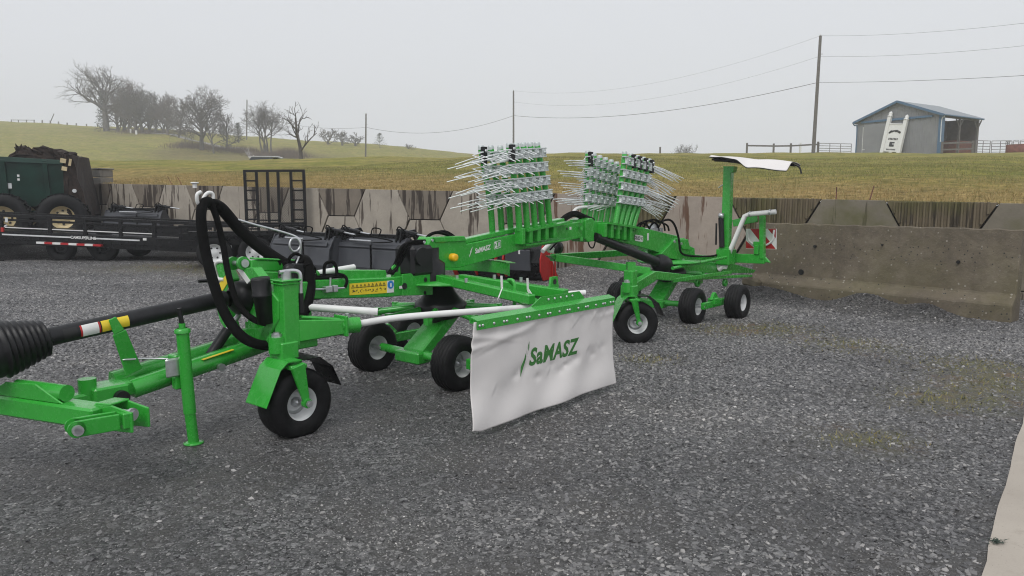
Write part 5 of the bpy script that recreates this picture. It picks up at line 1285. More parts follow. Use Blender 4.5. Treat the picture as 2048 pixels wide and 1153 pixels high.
GT(B().box((0, gyy(.6), gz1 - 1.28), (.045, .6, .035)), 'gate_brace')
mb = B(); st = .062; hh = gz1 - gz0 - .1; ww = gw - .06
for i in range(int((ww + hh) / st)):
    for sg in (1, -1):
        s_ = -hh + i * st
        y0 = max(0, s_); z0_ = max(0, -s_); y1 = min(ww, s_ + hh); z1_ = min(hh, ww - s_)
        if y1 <= y0: continue
        if sg < 0: y0, y1 = ww - y0, ww - y1
        mb.beam((.03, -ww / 2 + y0, gz0 + .05 + z0_), (.03, -ww / 2 + y1, gz0 + .05 + z1_), .005, .005)
mo = GT(mb, 'gate_mesh'); mo['kind'] = 'stuff'
# ---- manure spreader
sp = empty('manure_spreader', (-15.04, 22.1, .40), math.radians(20)); sp.scale = (.9, .9, .9); tag(sp, 'dark green manure spreader with cream wheels and caked brown rear end', 'spreader')
def SP(b, name, mat, bevel=.01): return b.build(name, mat, sp, bevel=bevel)
SP(B().prism([(-4, -1.05, 1.05), (2.1, -1.05, 1.05), (2.05, -1.35, 2.48), (-4, -1.35, 2.75)], (0, 2.4, 0)), 'box', 'spreadergreen')
SP(B().prism([(-4, -1.40, 2.60), (2.05, -1.40, 2.38), (2.05, -1.40, 2.52), (-4, -1.40, 2.82)], (0, .14, 0)), 'top_edge', 'spreadergreen')
for x in (-2.9, -1.1, .35, 1.5): SP(B().prism([(x - .07, -1.10, 1.0), (x + .07, -1.10, 1.0), (x + .07, -1.41, 2.5), (x - .07, -1.41, 2.5)], (0, .1, 0)), 'side_rib', 'spreadergreen')
SP(B().box((-1.3, -1.12, 1.62), (5.4, .08, .12)), 'side_rail', 'spreadergreen'); SP(B().box((-1.2, -.9, .82), (5.6, .2, .2)), 'chassis', 'spreadergreen')
for x, z in ((-.55, 2.05), (-.55, 1.93), (.75, 2.02), (.75, 1.9)): SP(B().box((x, -1.33, z), (.06, .02, .07)), 'reflector', 'white', bevel=0)
SP(B().box((.42, -1.20, 1.72), (.2, .01, .2)), 'white_sticker', 'rim', bevel=0)
for x in (.3, 1.92): road_wheel('wheel', sp, (x, -1.35, .70), .74, .5, .36, 0, 'cream', spokes=8, lugs=22); road_wheel('wheel', sp, (x, 1.35, .70), .74, .5, .36, 0, 'cream', flip=True)
def lumpy(b0, name, amp, sub=4, seed=1):
    me = b0.mesh(name); bm = bmesh.new(); bm.from_mesh(me); bmesh.ops.triangulate(bm, faces=bm.faces)
    bmesh.ops.subdivide_edges(bm, edges=bm.edges, cuts=sub, use_grid_fill=True); rr = random.Random(seed)
    for v_ in bm.verts: v_.co += Vector((rr.gauss(0, amp), rr.gauss(0, amp), rr.gauss(0, amp)))
    bm.to_mesh(me); bm.free(); return link(name, me, 'manure', sp)
lumpy(B().prism([(2.0, -1.42, .75), (2.62, -1.42, .75), (2.32, -1.46, 2.68), (2.0, -1.46, 2.74)], (0, 2.7, 0)), 'rear_frame', .03)
lumpy(B().prism([(.0, -1.0, 2.4), (1.6, -1.0, 2.4), (1.6, -1.0, 2.85), (.9, -1.0, 3.0), (.4, -1.0, 2.86), (.15, -1.0, 3.0)], (0, 1.9, 0)), 'manure_load', .06, 5, 4).location = (.45, 0, -.05)
for x, z, w_, h_ in ((2.05, 2.5, .16, .14), (2.24, 2.45, .07, .22), (2.07, 2.25, .15, .13)): SP(B().box((x, -1.52, z), (w_, .03, h_), Matrix.Rotation(.2, 3, 'Y')), 'pale_flake', 'cream', bevel=0)
SP(B().prism([(-1.35, -1.3, 2.7), (-.85, -1.3, 2.68), (-.92, -1.3, 2.95), (-1.1, -1.3, 3.08), (-1.25, -1.3, 2.95)], (0, .1, 0)), 'lift_bracket', 'gloss')
SP(B().cyl((2.3, -1.5, 1.55), (2.3, -1.42, 1.55), .06, 12), 'bearing', 'rim', bevel=0)
# ---- grapple buckets
def bucket(loc, dirv, W, label, bodymat='bucketgrey'):
    r_ = empty('grapple_bucket', (loc.x, loc.y, ground_z(loc.x, loc.y)), math.atan2(dirv[1], dirv[0])); tag(r_, label, 'bucket', 'loader buckets by the wall')
    def BK(b, name, mat, bevel=.008): return b.build(name, mat, r_, bevel=bevel)
    prof = [(-.02, .06), (-.10, .30), (-.06, .62), (.04, .80), (.12, .84), (.10, .80), (.0, .60), (-.04, .30), (.05, .08), (.75, .03), (.75, .0), (.05, .0)]
    BK(B().prism([(0, y, z) for y, z in prof], (W, 0, 0)), 'bucket_shell', bodymat)
    for x in (.0, W - .02): BK(B().prism([(x, y, z) for y, z in ((-.09, .08), (-.13, .30), (-.08, .62), (.05, .86), (.2, .84), (.78, .03), (.75, 0), (.05, 0))], (.02, 0, 0)), 'side_plate', bodymat)
    BK(B().box((W / 2, -.05, .70), (W * .9, .03, .09), Matrix.Rotation(-.4, 3, 'X')), 'hook_strip', bodymat)
    BK(B().box((W * .62, -.135, .48), (.012, .05, .5)), 'rib', 'gloss')
    for x in (.18, W - .25):
        BK(B().prism([(x, .0, .78), (x, .22, .78), (x, .16, 1.02), (x, .06, 1.02)], (.03, 0, 0)), 'arm_lug', 'gloss'); BK(B().prism([(x + .10, .0, .78), (x + .10, .22, .78), (x + .10, .16, 1.02), (x + .10, .06, 1.02)], (.03, 0, 0)), 'arm_lug', 'gloss')
        BK(B().tube([(x + .06, .1, .98), (x + .45, .12, .93)], .038, 10), 'cylinder', 'gloss', 0); BK(B().tube([(x + .45, .12, .93), (x + .75, .13, .89)], .018, 8), 'rod', 'zinc', 0)
        BK(B().tube(curve_pts([(x + .06, .0, 1.0), (x + .2, -.06, 1.06), (x + .4, -.05, .92), (x + .5, -.09, .84)], 5), .012, 6), 'hydraulic_hose', 'hose', 0)
        BK(B().prism([(x, .1, .95), (x, .5, 1.0), (x, .8, .55), (x, .78, .45), (x, .45, .86), (x, .1, .82)], (.05, 0, 0)), 'grapple_tine', 'gloss')
    BK(B().box((W / 2, .16, .87), (W * .96, .10, .08)), 'top_beam', 'gloss')
    BK(B().tube([(W * .32, -.12, .80), (W * .62, -.12, .79)], .02, 8), 'coupler', 'zinc', 0)
    BK(B().tube(curve_pts([(W * .2, -.1, .8), (W * .45, -.14, .90), (W * .7, -.12, .86), (W * .9, -.1, .80), (W * .62, -.12, .76)], 6), .012, 6), 'hydraulic_hose', 'hose', 0)
    BK(B().tube(curve_pts([(W * .55, .0, .9), (W * .6, -.03, 1.02), (W * .7, -.02, 1.0), (W * .66, .0, .88)], 5), .012, 6), 'hydraulic_hose', 'hose', 0)
    return r_
bucket(Vector((-4.85, 15.0, 0)), (.8, -.6), 1.85, 'dark grey grapple bucket beside the trailer wheels, back turned, left of the two')
bucket(Vector((-3.42, 14.2, 0)), (.8, -.6), 1.9, 'dark grey grapple bucket behind the rake gearbox, back turned, right of the two')
bucket(Vector((-12.0, 21.9, 0)), (.97, -.2), 1.9, 'dark grey grapple bucket seen through the rails of the deck trailer', 'bucketgrey')
rb_ = empty('red_ended_bucket', (-1.03, 14.85, ground_z(0, 14.4)), math.atan2(-.5, .865)); tag(rb_, 'black loader bucket with bright red end plate below the transport arm', 'bucket')
def RB(b, name, mat, bevel=.008): return b.build(name, mat, rb_, bevel=bevel)
W = 1.95; prof = [(-.12, .10), (-.22, .35), (-.16, .62), (.02, .76), (.10, .74), (-.06, .60), (-.12, .36), (.0, .08), (.5, .03), (.5, .0), (.0, .0)]
RB(B().prism([(0, y, z) for y, z in prof], (W - .02, 0, 0)), 'bucket_shell', 'gloss')
ep = [(-.18, .03), (-.30, .20), (-.31, .44), (-.22, .68), (-.12, .77), (.0, .70), (.12, .48), (.28, .24), (.46, .03)]
RB(B().prism([(W, y, z) for y, z in ep], (.025, 0, 0)), 'end_plate', 'red'); RB(B().prism([(-.03, y, z) for y, z in ep], (.025, 0, 0)), 'end_plate', 'red')
for x in (.45, .95, 1.12): RB(B().prism([(x, y - .012, z) for y, z in ((-.12, .05), (-.25, .2), (-.26, .42), (-.18, .64), (-.02, .78), (.05, .75), (-.1, .6), (-.16, .36), (-.06, .08))], (.035, 0, 0)), 'red_rib', 'red')
RB(B().box((1.45, -.24, .40), (.55, .03, .40), Matrix.Rotation(.08, 3, 'X')), 'cover_plate', 'bucketgrey', .02)
RB(B().tube(curve_pts([(1.2, -.1, .76), (1.4, -.2, .80), (1.6, -.2, .74), (1.62, -.26, .6)], 5), .02, 8), 'hydraulic_hose', 'hose', 0)
RB(B().cyl((1.5, -.26, .62), (1.5, -.26, .52), .02, 8), 'grease_fitting', 'white', 0)
for dx in (.06, .12, .2): RB(B().beam((W + dx * .3, .05 + dx, .05), (W + dx * .3, -.05 + dx * 1.2, .62), .02, .03), 'red_bar', 'red')

# ================================================================== FARM BEHIND
# ---- shed
BL, BR = Vector((35.8, 78.0, 0)), Vector((40.4, 71.0, 0)); bd_ = (BR - BL); BW = bd_.length; bz = 5.95
barn = empty('machine_shed', (BL.x, BL.y, bz), math.atan2(bd_.y, bd_.x)); tag(barn, 'grey metal sided machine shed with blue trim on the hilltop', 'shed')
BDp, BE, BPk = 7.2, 3.6, 5.15
def BN(b, name, mat, bevel=0): return b.build(name, mat, barn, bevel=bevel)
BN(B().prism([(0, 0, -.8), (BW, 0, -.8), (BW, 0, BE), (BW / 2, 0, BPk), (0, 0, BE)], (0, .1, 0)), 'gable_wall', 'siding')
nrib = 36
for i in range(nrib):
    x = (i + .5) * BW / nrib; top = BE + (BPk - BE) * (1 - abs(x - BW / 2) / (BW / 2)) - .15
    BN(B().box((x, -.015, (top - .5) / 2), (.05, .03, top + .5)), 'siding_rib', 'siding')
BN(B().box((0.05, BDp / 2, BE / 2 - .4), (.1, BDp, BE + .8)), 'side_wall', 'siding')
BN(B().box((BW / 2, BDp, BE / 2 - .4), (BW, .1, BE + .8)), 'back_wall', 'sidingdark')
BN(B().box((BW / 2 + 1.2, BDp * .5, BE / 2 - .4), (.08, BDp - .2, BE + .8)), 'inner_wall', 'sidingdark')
for sg in (-1, 1):
    e_ = BW / 2 + sg * (BW / 2 + .35); ez = BE - .35 * (BPk - BE) / (BW / 2)
    BN(B().prism([(BW / 2, -.35, BPk + .10), (e_, -.35, ez + .10), (e_, -.35, ez + .02), (BW / 2, -.35, BPk + .02)], (0, BDp + .7, 0)), 'roof', 'roof')
    BN(B().beam((BW / 2, -.37, BPk + .02), (e_, -.37, ez + .0), .05, .22), 'fascia', 'barnblue')
    BN(B().tube([(e_ + sg * .05, -.35, ez), (e_ + sg * .05, BDp, ez)], .07, 8), 'gutter', 'barnblue' if sg > 0 else 'siding')
BN(B().tube(curve_pts([(BW + .35, -.3, BE - .1), (BW + .3, -.12, BE - .3), (BW + .08, -.08, BE - .55), (BW + .08, -.08, 1.0)], 4), .05, 8), 'downspout', 'rim')
BN(B().tube(curve_pts([(-.35, -.3, BE - .2), (-.3, -.12, BE - .4), (-.06, -.08, BE - .6), (-.06, -.08, -.4)], 4), .06, 8), 'downspout', 'barnblue')
BN(B().box((BW - .02, -.03, BE / 2 - .3), (.35, .12, BE + .6)), 'corner_trim', 'barnblue'); BN(B().box((BW + .06, .22, BE / 2 - .3), (.08, .5, BE + .6)), 'corner_trim', 'barnblue')
BN(B().box((.02, -.02, BE / 2 - .3), (.14, .06, BE + .6)), 'corner_trim', 'siding')
BN(B().box((BW / 2 - .2, -.10, BE - .12), (BW * .86, .12, .20)), 'door_track', 'barnblue')
BN(B().box((.62, -.035, 1.3), (.05, .03, 3.4)), 'door_edge', 'white'); BN(B().box((.78, -.06, .7), (.25, .05, .05)), 'door_handle', 'white')
BN(B().box((2.2, -.05, 1.45), (3.1, .03, 3.5)), 'sliding_door', 'siding')
for y in (BDp * .5, BDp - .1):
    BN(B().box((BW - .1, y, BE / 2 - .4), (.18, .18, BE + .8)), 'post', 'wood')
    for sg in (-1, 1): BN(B().beam((BW - .1, y, BE - 1.1), (BW - .1, y + sg * .8, BE - .1), .08, .12), 'knee_brace', 'wood')
BN(B().box((BW - .1, BDp / 2, BE - .15), (.1, BDp, .25)), 'header_beam', 'wood')
for z in (1.2, 2.0): BN(B().box((BW / 2 + 1.28, BDp / 2, z), (.05, BDp - .3, .16)), 'girt', 'wood')
BN(B().box((BW - .9, BDp * .72, .55), (1.2, 3.2, 1.6)), 'rusty_bin', 'rust', .05)
# ---- leaning sign
sg_ = empty('leaning_sign', barn.matrix_basis @ Vector((4.0, -.75, .0)), math.atan2(bd_.y, bd_.x)); tag(sg_, 'tall white timber sign with two capped posts leaning on the shed', 'sign')
lean = Matrix.Rotation(math.radians(6), 4, 'Y') @ Matrix.Rotation(math.radians(-7), 4, 'X')
def SG(b, name, mat, bevel=.01): b.v = [tuple(lean @ Vector(v_)) for v_ in b.v]; return b.build(name, mat, sg_, bevel=bevel)
for x, h_ in ((-.85, 3.75), (.85, 3.45)):
    SG(B().box((x, 0, h_ / 2 - .4), (.34, .34, h_ + .8)), 'sign_post', 'white'); SG(B().lathe([(.24, h_), (.26, h_ + .08), (.16, h_ + .14), (.20, h_ + .24), (.16, h_ + .38), (.001, h_ + .52)], (x, 0, 0), (0, 0, 1), 12), 'post_cap', 'white', 0)
SG(B().box((0, 0, 1.65), (1.5, .12, 2.7)), 'sign_board', 'white')
SG(B().box((0, -.02, 3.02), (1.4, .16, .10)), 'sign_rail', 'white')
for z in (.1,): SG(B().box((0, -.0, z), (.3, .1, .8)), 'sign_stile', 'white')
m_ = B()
for i in range(9):
    a_ = math.radians(155 - i * 15); m_.box((.62 * math.cos(a_) + .05, -.075, 2.0 + .55 * math.sin(a_) * .62), (.15 + .04 * (i % 3), .012, .14 + .1 * ((i * 7) % 4) / 4), Matrix.Rotation(.5 - i * .12, 3, 'Y'))
o_ = SG(m_, 'painted_script', 'ink', 0); o_['kind'] = 'stuff'
m_ = B()
for i in range(7): m_.box((-.42 + i * .14, -.072, 1.55), (.09, .012, .20)); 
o_ = SG(m_, 'painted_line', 'ink', 0); o_['kind'] = 'stuff'
m_ = B(); m_.prism([(-.26, -.066, .80), (.22, -.066, .80), (.22, -.066, 1.02), (.02, -.066, 1.02), (.02, -.066, 1.12), (.24, -.066, 1.12), (.24, -.066, 1.26), (-.26, -.066, 1.26)], (0, -.012, 0)); SG(m_, 'painted_emblem', 'ink', 0)
m_ = B()
for i in range(8): m_.box((-.42 + i * .12, -.072, .52), (.08, .012, .13))
o_ = SG(m_, 'painted_line', 'ink', 0); o_['kind'] = 'stuff'
# ---- fences
def rail_fence(name, pxs, Y, label, hpx, rails, matp='wood', white=()):
    pts = [on_field(px, Y) for px in pxs]; r_ = empty(name, pts[0]); tag(r_, label, 'fence')
    for i, p_ in enumerate(pts): B().box(p_ - pts[0] + Vector((0, 0, hpx / 2 - .3)), (.16, .16, hpx + .6)).build('post', 'white' if i in white else matp, r_, bevel=.02)
    for a_, c_ in zip(pts, pts[1:]):
        for z in rails: B().beam(a_ - pts[0] + Vector((0, -.06, z)), c_ - pts[0] + Vector((0, -.06, z)), .05, .14).build('rail', matp, r_)
    return r_
rail_fence('rail_fence', (1490, 1543, 1577, 1596, 1631), 72, 'weathered post and rail fence left of the utility pole', 1.0, (.75,), white=(3,))
def pipe_gate(name, px0, px1, Y, label, h_, nb, mat='pipe', verts=4):
    a_, c_ = on_field(px0, Y), on_field(px1, Y); r_ = empty(name, a_); tag(r_, label, 'gate'); d = c_ - a_
    for i in range(nb):
        z = .15 + (h_ - .15) * i / (nb - 1); B().tube([Vector((0, 0, z)), d + Vector((0, 0, z))], .03, 6).build('bar', mat, r_)
    for k_ in range(verts):
        q_ = d * (k_ / (verts - 1)); B().tube([q_ + Vector((0, 0, 0)), q_ + Vector((0, 0, h_))], .03, 6).build('upright', mat, r_)
    return r_
pipe_gate('pipe_gate', 1633, 1697, 72, 'low pipe gate between the utility pole and the shed', .85, 4)
rail_fence('rail_fence', (1877, 1938), 66, 'short wooden rail fence in front of the open shed side', 1.05, (.9, .35))
pipe_gate('cattle_panel', 1944, 1972, 68, 'grey cattle panel beside the shed, left of the two', 1.15, 5, verts=3)
pipe_gate('cattle_panel', 1975, 2010, 68, 'grey cattle panel nearest the rusty bale feeder', 1.15, 5, verts=3)
p_ = on_field(2030, 66); fd = empty('bale_feeder', p_); tag(fd, 'rusty red round bale feeder at the right edge of the hilltop', 'feeder')
B().lathe([(1.0, 0), (1.0, .75), (.97, .75), (.97, 0)], (0, 0, 0), (0, 0, 1), 28).build('skirt', 'rust', fd)
for k_ in range(12):
    a_ = 2 * math.pi * k_ / 12; a2 = a_ + .38; pts = [(math.cos(a_), math.sin(a_), .75), (math.cos(a_), math.sin(a_), 1.05), (math.cos(a2), math.sin(a2), 1.05), (math.cos(a2), math.sin(a2), .75)]
    B().tube(curve_pts(pts, 3), .025, 6).build('hoop', 'pipe', fd)
p_ = on_field(1318, 68); tag(B().box(p_ + Vector((0, 0, .1)), (.14, .14, .9)).build('fence_post', 'wood', bevel=.02), 'lone short fence post on the crest right of the rake', 'post')
pts = [hit(x, y) for x, y in ((35, 253), (49, 254), (65, 255), (80, 256), (83, 256))]
def far_posts(pxs, hgt, label):
    for i, (x, y) in enumerate(pxs):
        q_ = on_field(x, 226); label = ('first', 'second', 'third', 'fourth', 'fifth', 'sixth', 'seventh')[i] + ' fence post from the short pole towards the big bare tree'; tag(B().box(q_ + Vector((0, 0, hgt / 2 - .2)), (.28, .28, hgt + .4)).build('fence_post', 'wood'), label, 'post', 'fence posts along the far skyline')
far_posts([(x, 256) for x in (96, 112, 128, 145, 163, 183, 205)], 1.25, 'dark fence post on the far skyline left of the big bare tree')
q0_ = on_field(35, 226); gt = empty('hurdle_fence', q0_); tag(gt, 'thin rail fence on the far left skyline', 'fence')
for x in (35, 49, 65, 80): B().box(on_field(x, 226) - q0_ + Vector((0, 0, .55)), (.2, .2, 1.5)).build('post', 'wood', gt)
B().beam(Vector((0, 0, 1.2)), on_field(82, 226) - q0_ + Vector((0, 0, 1.2)), .12, .16).build('rail', 'wood', gt)
for x, y in ((262, 268), (273, 270)):
    q_ = hit(x, y); tag(B().box(q_ + Vector((0, 0, .3)), (.35, .35, 1.2)).build('marker_post', 'white'), 'small white marker post below the tree row, ' + ('left' if x < 265 else 'right') + ' of the two', 'post', 'white marker posts below the trees')
# ---- utility poles and cables
def upole(px, ytop, Y, label, r_=.14, lean_=0.0, base=None, arms=True):
    b_ = base or on_field(px, Y); top = at_y(px + lean_, ytop, b_.y)
    o = empty('utility_pole', b_); tag(o, label, 'pole'); d = top - b_
    B().tube([Vector((0, 0, -.4)), d], r_, 10, r2=r_ * .72).build('pole_shaft', 'wood', o)
    B().lathe([(.05, 0), (.07, .06), (.04, .14), (.001, .15)], d + Vector((0, 0, .0)), (0, 0, 1), 8).build('insulator', 'rim', o)
    B().lathe([(.05, 0), (.06, .05), (.03, .1)], d + Vector((r_, 0, -1.6)), (1, 0, 0), 8).build('insulator', 'rim', o)
    return b_, top
P1 = upole(1622, 72, 69, 'tall grey utility pole beside the shed, nearest of the poles', .17, 19)
P2 = upole(1027, 182, 112, 'utility pole rising behind the front tine arms', .16)
P3 = upole(732, 228, 118, 'thin utility pole standing on the far slope', .15)
q_ = hit(493, 281); P4 = upole(493, 200, 0, 'thin utility pole among the bare trees', .17, 1, base=q_)
upole(108, 228, 226, 'short pole on the far left skyline by the fence', .16)
def cable(a_, c_, sag, label, r_=.009):
    a_, c_ = Vector(a_), Vector(c_); pts = [a_.lerp(c_, t) + Vector((0, 0, -sag * 4 * t * (1 - t))) for t in np.linspace(0, 1, 24)]
    tag(B().tube(pts, r_, 5, cap=False).build('power_cable', 'wire'), label, 'cable', 'overhead cables')
def dn(p_, m): return p_ + Vector((0, 0, -m))
E0 = at_y(2120, 38, 48); E1 = at_y(2120, 84, 48); E2 = at_y(2120, 147, 48)
cable(P1[1], E0, .3, 'top cable from the nearest pole to the right edge'); cable(dn(P1[1], 1.8), E1, .3, 'middle cable from the nearest pole to the right edge'); cable(dn(P1[1], 4.1), E2, .15, 'lowest cable from the nearest pole to the right edge', .015)
cable(P1[1], P2[1], 2.0, 'top cable between the nearest pole and the middle pole', .008); cable(dn(P1[1], 1.8), dn(P2[1], 1.6), 2.0, 'second cable between the nearest pole and the middle pole', .008); cable(dn(P1[1], 4.1), dn(P2[1], 3.6), 1.4, 'lowest cable between the nearest pole and the middle pole', .024)
cable(dn(P2[1], 3.6), dn(P3[1], 2.1), 1.6, 'cable between the middle pole and the far slope pole', .024); cable(dn(P3[1], 2.1), dn(P4[1], 2.5), 1.5, 'cable running on into the bare trees', .02)
# ---- car on the lane, roof showing over the crest
q_ = on_field(546, 62); cz = at_y(546, 313.5, 62).z; car = empty('parked_car', (q_.x, q_.y, cz - 1.45), 0); tag(car, 'pale car passing on the lane with only its roof above the crest', 'car')
B().prism([(-1.9, -.8, .35), (1.9, -.8, .35), (1.95, -.8, .75), (1.6, -.8, .85), (-1.3, -.8, .9), (-1.95, -.8, .8)], (0, 1.6, 0)).build('body', 'car', car, bevel=.08)
B().prism([(-1.85, -.7, .85), (1.5, -.7, .85), (.75, -.65, 1.36), (-1.45, -.65, 1.38)], (0, 1.35, 0)).build('glasshouse', 'glass', car, bevel=.05)
B().prism([(-1.5, -.68, 1.36), (.85, -.68, 1.33), (.65, -.66, 1.45), (-1.3, -.66, 1.46)], (0, 1.33, 0)).build('roof', 'car', car, bevel=.05)
for x in (-1.2, 1.2):
    for y in (-.78, .78): road_wheel('wheel', car, (x, y, .32), .32, .2, .2, 0, flip=y > 0)

# ================================================================== TREES
def tree_geo(rr, H, spread, trunk_r, bare=.3, nl1=9, levels=4, twig=.02, up=.25, jitter=.18, stems=1, kids=(9, 6, 5, 4), lean_=(0, 0)):
    tv, tf, cv, cf = [], [], [], []
    def tubes(V, F, pts, r0, r1, n):
        m = len(pts); prev = None; b0 = len(V)
        for i, p_ in enumerate(pts):
            d = (pts[min(i + 1, m - 1)] - pts[max(i - 1, 0)]).normalized()
            x = d.cross(Vector((.3, .2, 1))) if prev is None else prev - d * prev.dot(d)
            if x.length < 1e-4: x = Vector((1, 0, 0))
            x.normalize(); prev = x; y = d.cross(x); q_ = r0 + (r1 - r0) * i / (m - 1)
            for k_ in range(n): a_ = 2 * math.pi * k_ / n; V.append(tuple(p_ + (x * math.cos(a_) + y * math.sin(a_)) * q_))
        for i in range(m - 1):
            for k_ in range(n): F.append((b0 + i * n + k_, b0 + i * n + (k_ + 1) % n, b0 + (i + 1) * n + (k_ + 1) % n, b0 + (i + 1) * n + k_))
    def grow(p_, d, ln, r_, lv):
        seg = 4 if lv < 3 else 3; pts = [p_]; dd = d.normalized()
        for i in range(seg):
            dd = (dd + Vector((rr.gauss(0, jitter), rr.gauss(0, jitter), rr.gauss(0, jitter) + up * (.5 if lv > 1 else .35) * .5))).normalized(); pts.append(pts[-1] + dd * ln / seg)
        tubes(cv, cf, pts, r_, max(twig * .6, r_ * .35), 4 if lv < 3 else 3)
        if lv >= levels: return
        n = kids[min(lv, len(kids) - 1)]
        for i in range(n):
            t = .25 + .75 * (i + rr.random()) / n; k_ = min(seg - 1, int(t * seg)); f_ = t * seg - k_; q_ = pts[k_].lerp(pts[k_ + 1], f_)
            dv = (pts[k_ + 1] - pts[k_]).normalized(); ax_ = dv.cross(Vector((rr.gauss(0, 1), rr.gauss(0, 1), rr.gauss(0, 1))))
            if ax_.length < 1e-3: continue
            nd_ = Matrix.Rotation(math.radians(rr.uniform(28, 62)), 3, ax_.normalized()) @ dv
            grow(q_, nd_, ln * rr.uniform(.42, .68) * (1.1 - .3 * t), max(twig * .7, r_ * .5 * (1 - .3 * t)), lv + 1)
    for s in range(stems):
        off = Vector((rr.gauss(0, .6), rr.gauss(0, .6), 0)) * (1 if stems > 1 else 0); ln = H * (.62 if stems == 1 else .8)
        d = Vector((rr.gauss(0, .06) + lean_[0] + (rr.gauss(0, .22) if stems > 1 else 0), rr.gauss(0, .06), 1)).normalized(); pts = [off + Vector((0, 0, -.5))]; n = 7
        for i in range(n): d = (d + Vector((rr.gauss(0, .07), rr.gauss(0, .07), 0))).normalized(); pts.append(pts[-1] + d * ln / n)
        r0 = trunk_r / (stems ** .5); tubes(tv, tf, pts, r0, r0 * .35, 8)
        for i in range(nl1 if stems == 1 else max(4, nl1 // 2)):
            t = bare + (1 - bare) * (i + .5 * rr.random()) / (nl1 if stems == 1 else max(4, nl1 // 2)); t = min(.999, t); k_ = min(n - 1, int(t * n)); q_ = pts[k_].lerp(pts[k_ + 1], t * n - k_)
            a_ = i * 2.4 + rr.uniform(-.5, .5); el = math.radians(rr.uniform(15, 50) + 25 * t)
            nd_ = Vector((math.cos(a_) * math.cos(el), math.sin(a_) * math.cos(el), math.sin(el)))
            grow(q_, nd_, spread * rr.uniform(.75, 1.1) * (1.05 - .45 * (t - bare) / (1 - bare)), r0 * .5 * (1.1 - .5 * t), 1)
    return tv, tf, cv, cf
def bare_tree(base, H, spread, label, seed, mat='bark', name='bare_tree', group=None, **kw):
    rr = random.Random(seed); tv, tf, cv, cf = tree_geo(rr, H, spread, kw.pop('trunk_r', H * .022), **kw)
    zs = max(v_[2] for v_ in cv); xs_ = sorted(abs(v_[0]) for v_ in cv); xm_ = xs_[int(len(xs_) * .985)]
    fz, fx_ = H / zs, spread / xm_
    tv = [(a_ * fx_, b2 * fx_, c2 * fz) for a_, b2, c2 in tv]; cv = [(a_ * fx_, b2 * fx_, c2 * fz) for a_, b2, c2 in cv]
    o = empty(name, base); tag(o, label, 'tree', group)
    for nm, V, F in (('trunk', tv, tf), ('crown', cv, cf)):
        me = bpy.data.meshes.new(nm); me.from_pydata(V, [], F); link(nm, me, mat, o, smooth=True)
    return o
def tree_at(px, yb, ytop, spread_px, label, seed, **kw):
    b_ = hit(px, yb); H = (yb - ytop) / FPX * b_.y; return bare_tree(b_, H, spread_px / FPX * b_.y, label, seed, **kw)
K4 = (9, 7, 5, 3)
tree_at(214, 263, 132, 62, 'largest bare tree with a broad crown on the far left skyline', 11, nl1=13, bare=.42, kids=(9, 7, 5, 4), levels=4, twig=.026, trunk_r=.65)
tree_at(258, 265, 158, 44, 'bare tree with dense brown twigs right of the largest tree', 12, mat='bark2', nl1=16, bare=.15, kids=(8, 6, 4, 3), levels=4, twig=.026, trunk_r=.4)
tree_at(236, 264, 178, 34, 'thick twiggy tree under the largest bare crown', 13, mat='bark2', nl1=18, bare=.06, kids=(8, 6, 4, 3), levels=4, twig=.026, trunk_r=.4)
tree_at(286, 267, 170, 36, 'bare tree with thin upper twigs in the middle of the row', 14, nl1=14, bare=.15, kids=K4, levels=4, twig=.026, trunk_r=.38)
tree_at(312, 268, 188, 32, 'smaller bare tree right of the dense twiggy ones', 15, nl1=12, bare=.2, kids=K4, levels=4, twig=.03, trunk_r=.32)
tree_at(336, 270, 186, 34, 'bare tree at the right end of the skyline row', 16, mat='bark2', nl1=12, bare=.2, kids=K4, levels=4, twig=.03, trunk_r=.32)
tree_at(272, 266, 163, 34, 'tall bare tree behind the middle of the row with brown twigs', 21, mat='bark2', nl1=16, bare=.12, kids=(8, 6, 4, 3), levels=4, twig=.026, trunk_r=.4)
tree_at(246, 264, 172, 36, 'bushy bare tree filling the gap below the broad crown', 22, mat='bark2', nl1=18, bare=.04, kids=(8, 6, 4, 3), levels=4, twig=.026, trunk_r=.35)
tree_at(300, 267, 182, 30, 'slim bare tree in the right half of the skyline row', 23, nl1=14, bare=.1, kids=K4, levels=4, twig=.026, trunk_r=.3)
tree_at(324, 269, 184, 30, 'forked bare tree next to the right end of the row', 24, mat='bark2', nl1=14, bare=.1, kids=K4, levels=4, twig=.026, trunk_r=.3)
tree_at(358, 276, 192, 34, 'bare tree between the skyline row and the vase shaped tree', 25, nl1=12, bare=.15, kids=K4, levels=4, twig=.03, trunk_r=.3)
tree_at(452, 300, 222, 32, 'low bare tree between the vase shaped tree and the thin pole', 26, nl1=10, bare=.2, kids=K4, levels=4, twig=.025, trunk_r=.2)
tree_at(404, 301, 176, 66, 'wide vase shaped bare tree standing alone in the hollow', 17, nl1=14, bare=.3, kids=(9, 7, 5, 4), levels=4, twig=.03, trunk_r=.42)
tree_at(428, 308, 212, 44, 'smaller bare tree at the right side of the vase shaped tree', 18, nl1=10, bare=.3, kids=K4, levels=4, twig=.022, trunk_r=.22)
tree_at(536, 312, 206, 52, 'clump of many slender bare stems right of the thin pole', 19, stems=6, nl1=12, bare=.5, kids=(7, 5, 4, 3), levels=4, twig=.025, trunk_r=.5)
tree_at(604, 318, 206, 36, 'sparse crooked bare tree at the right of the stem clump', 20, nl1=6, bare=.3, kids=(4, 4, 3), levels=3, twig=.014, trunk_r=.12, lean_=(-.12, 0), up=.45)
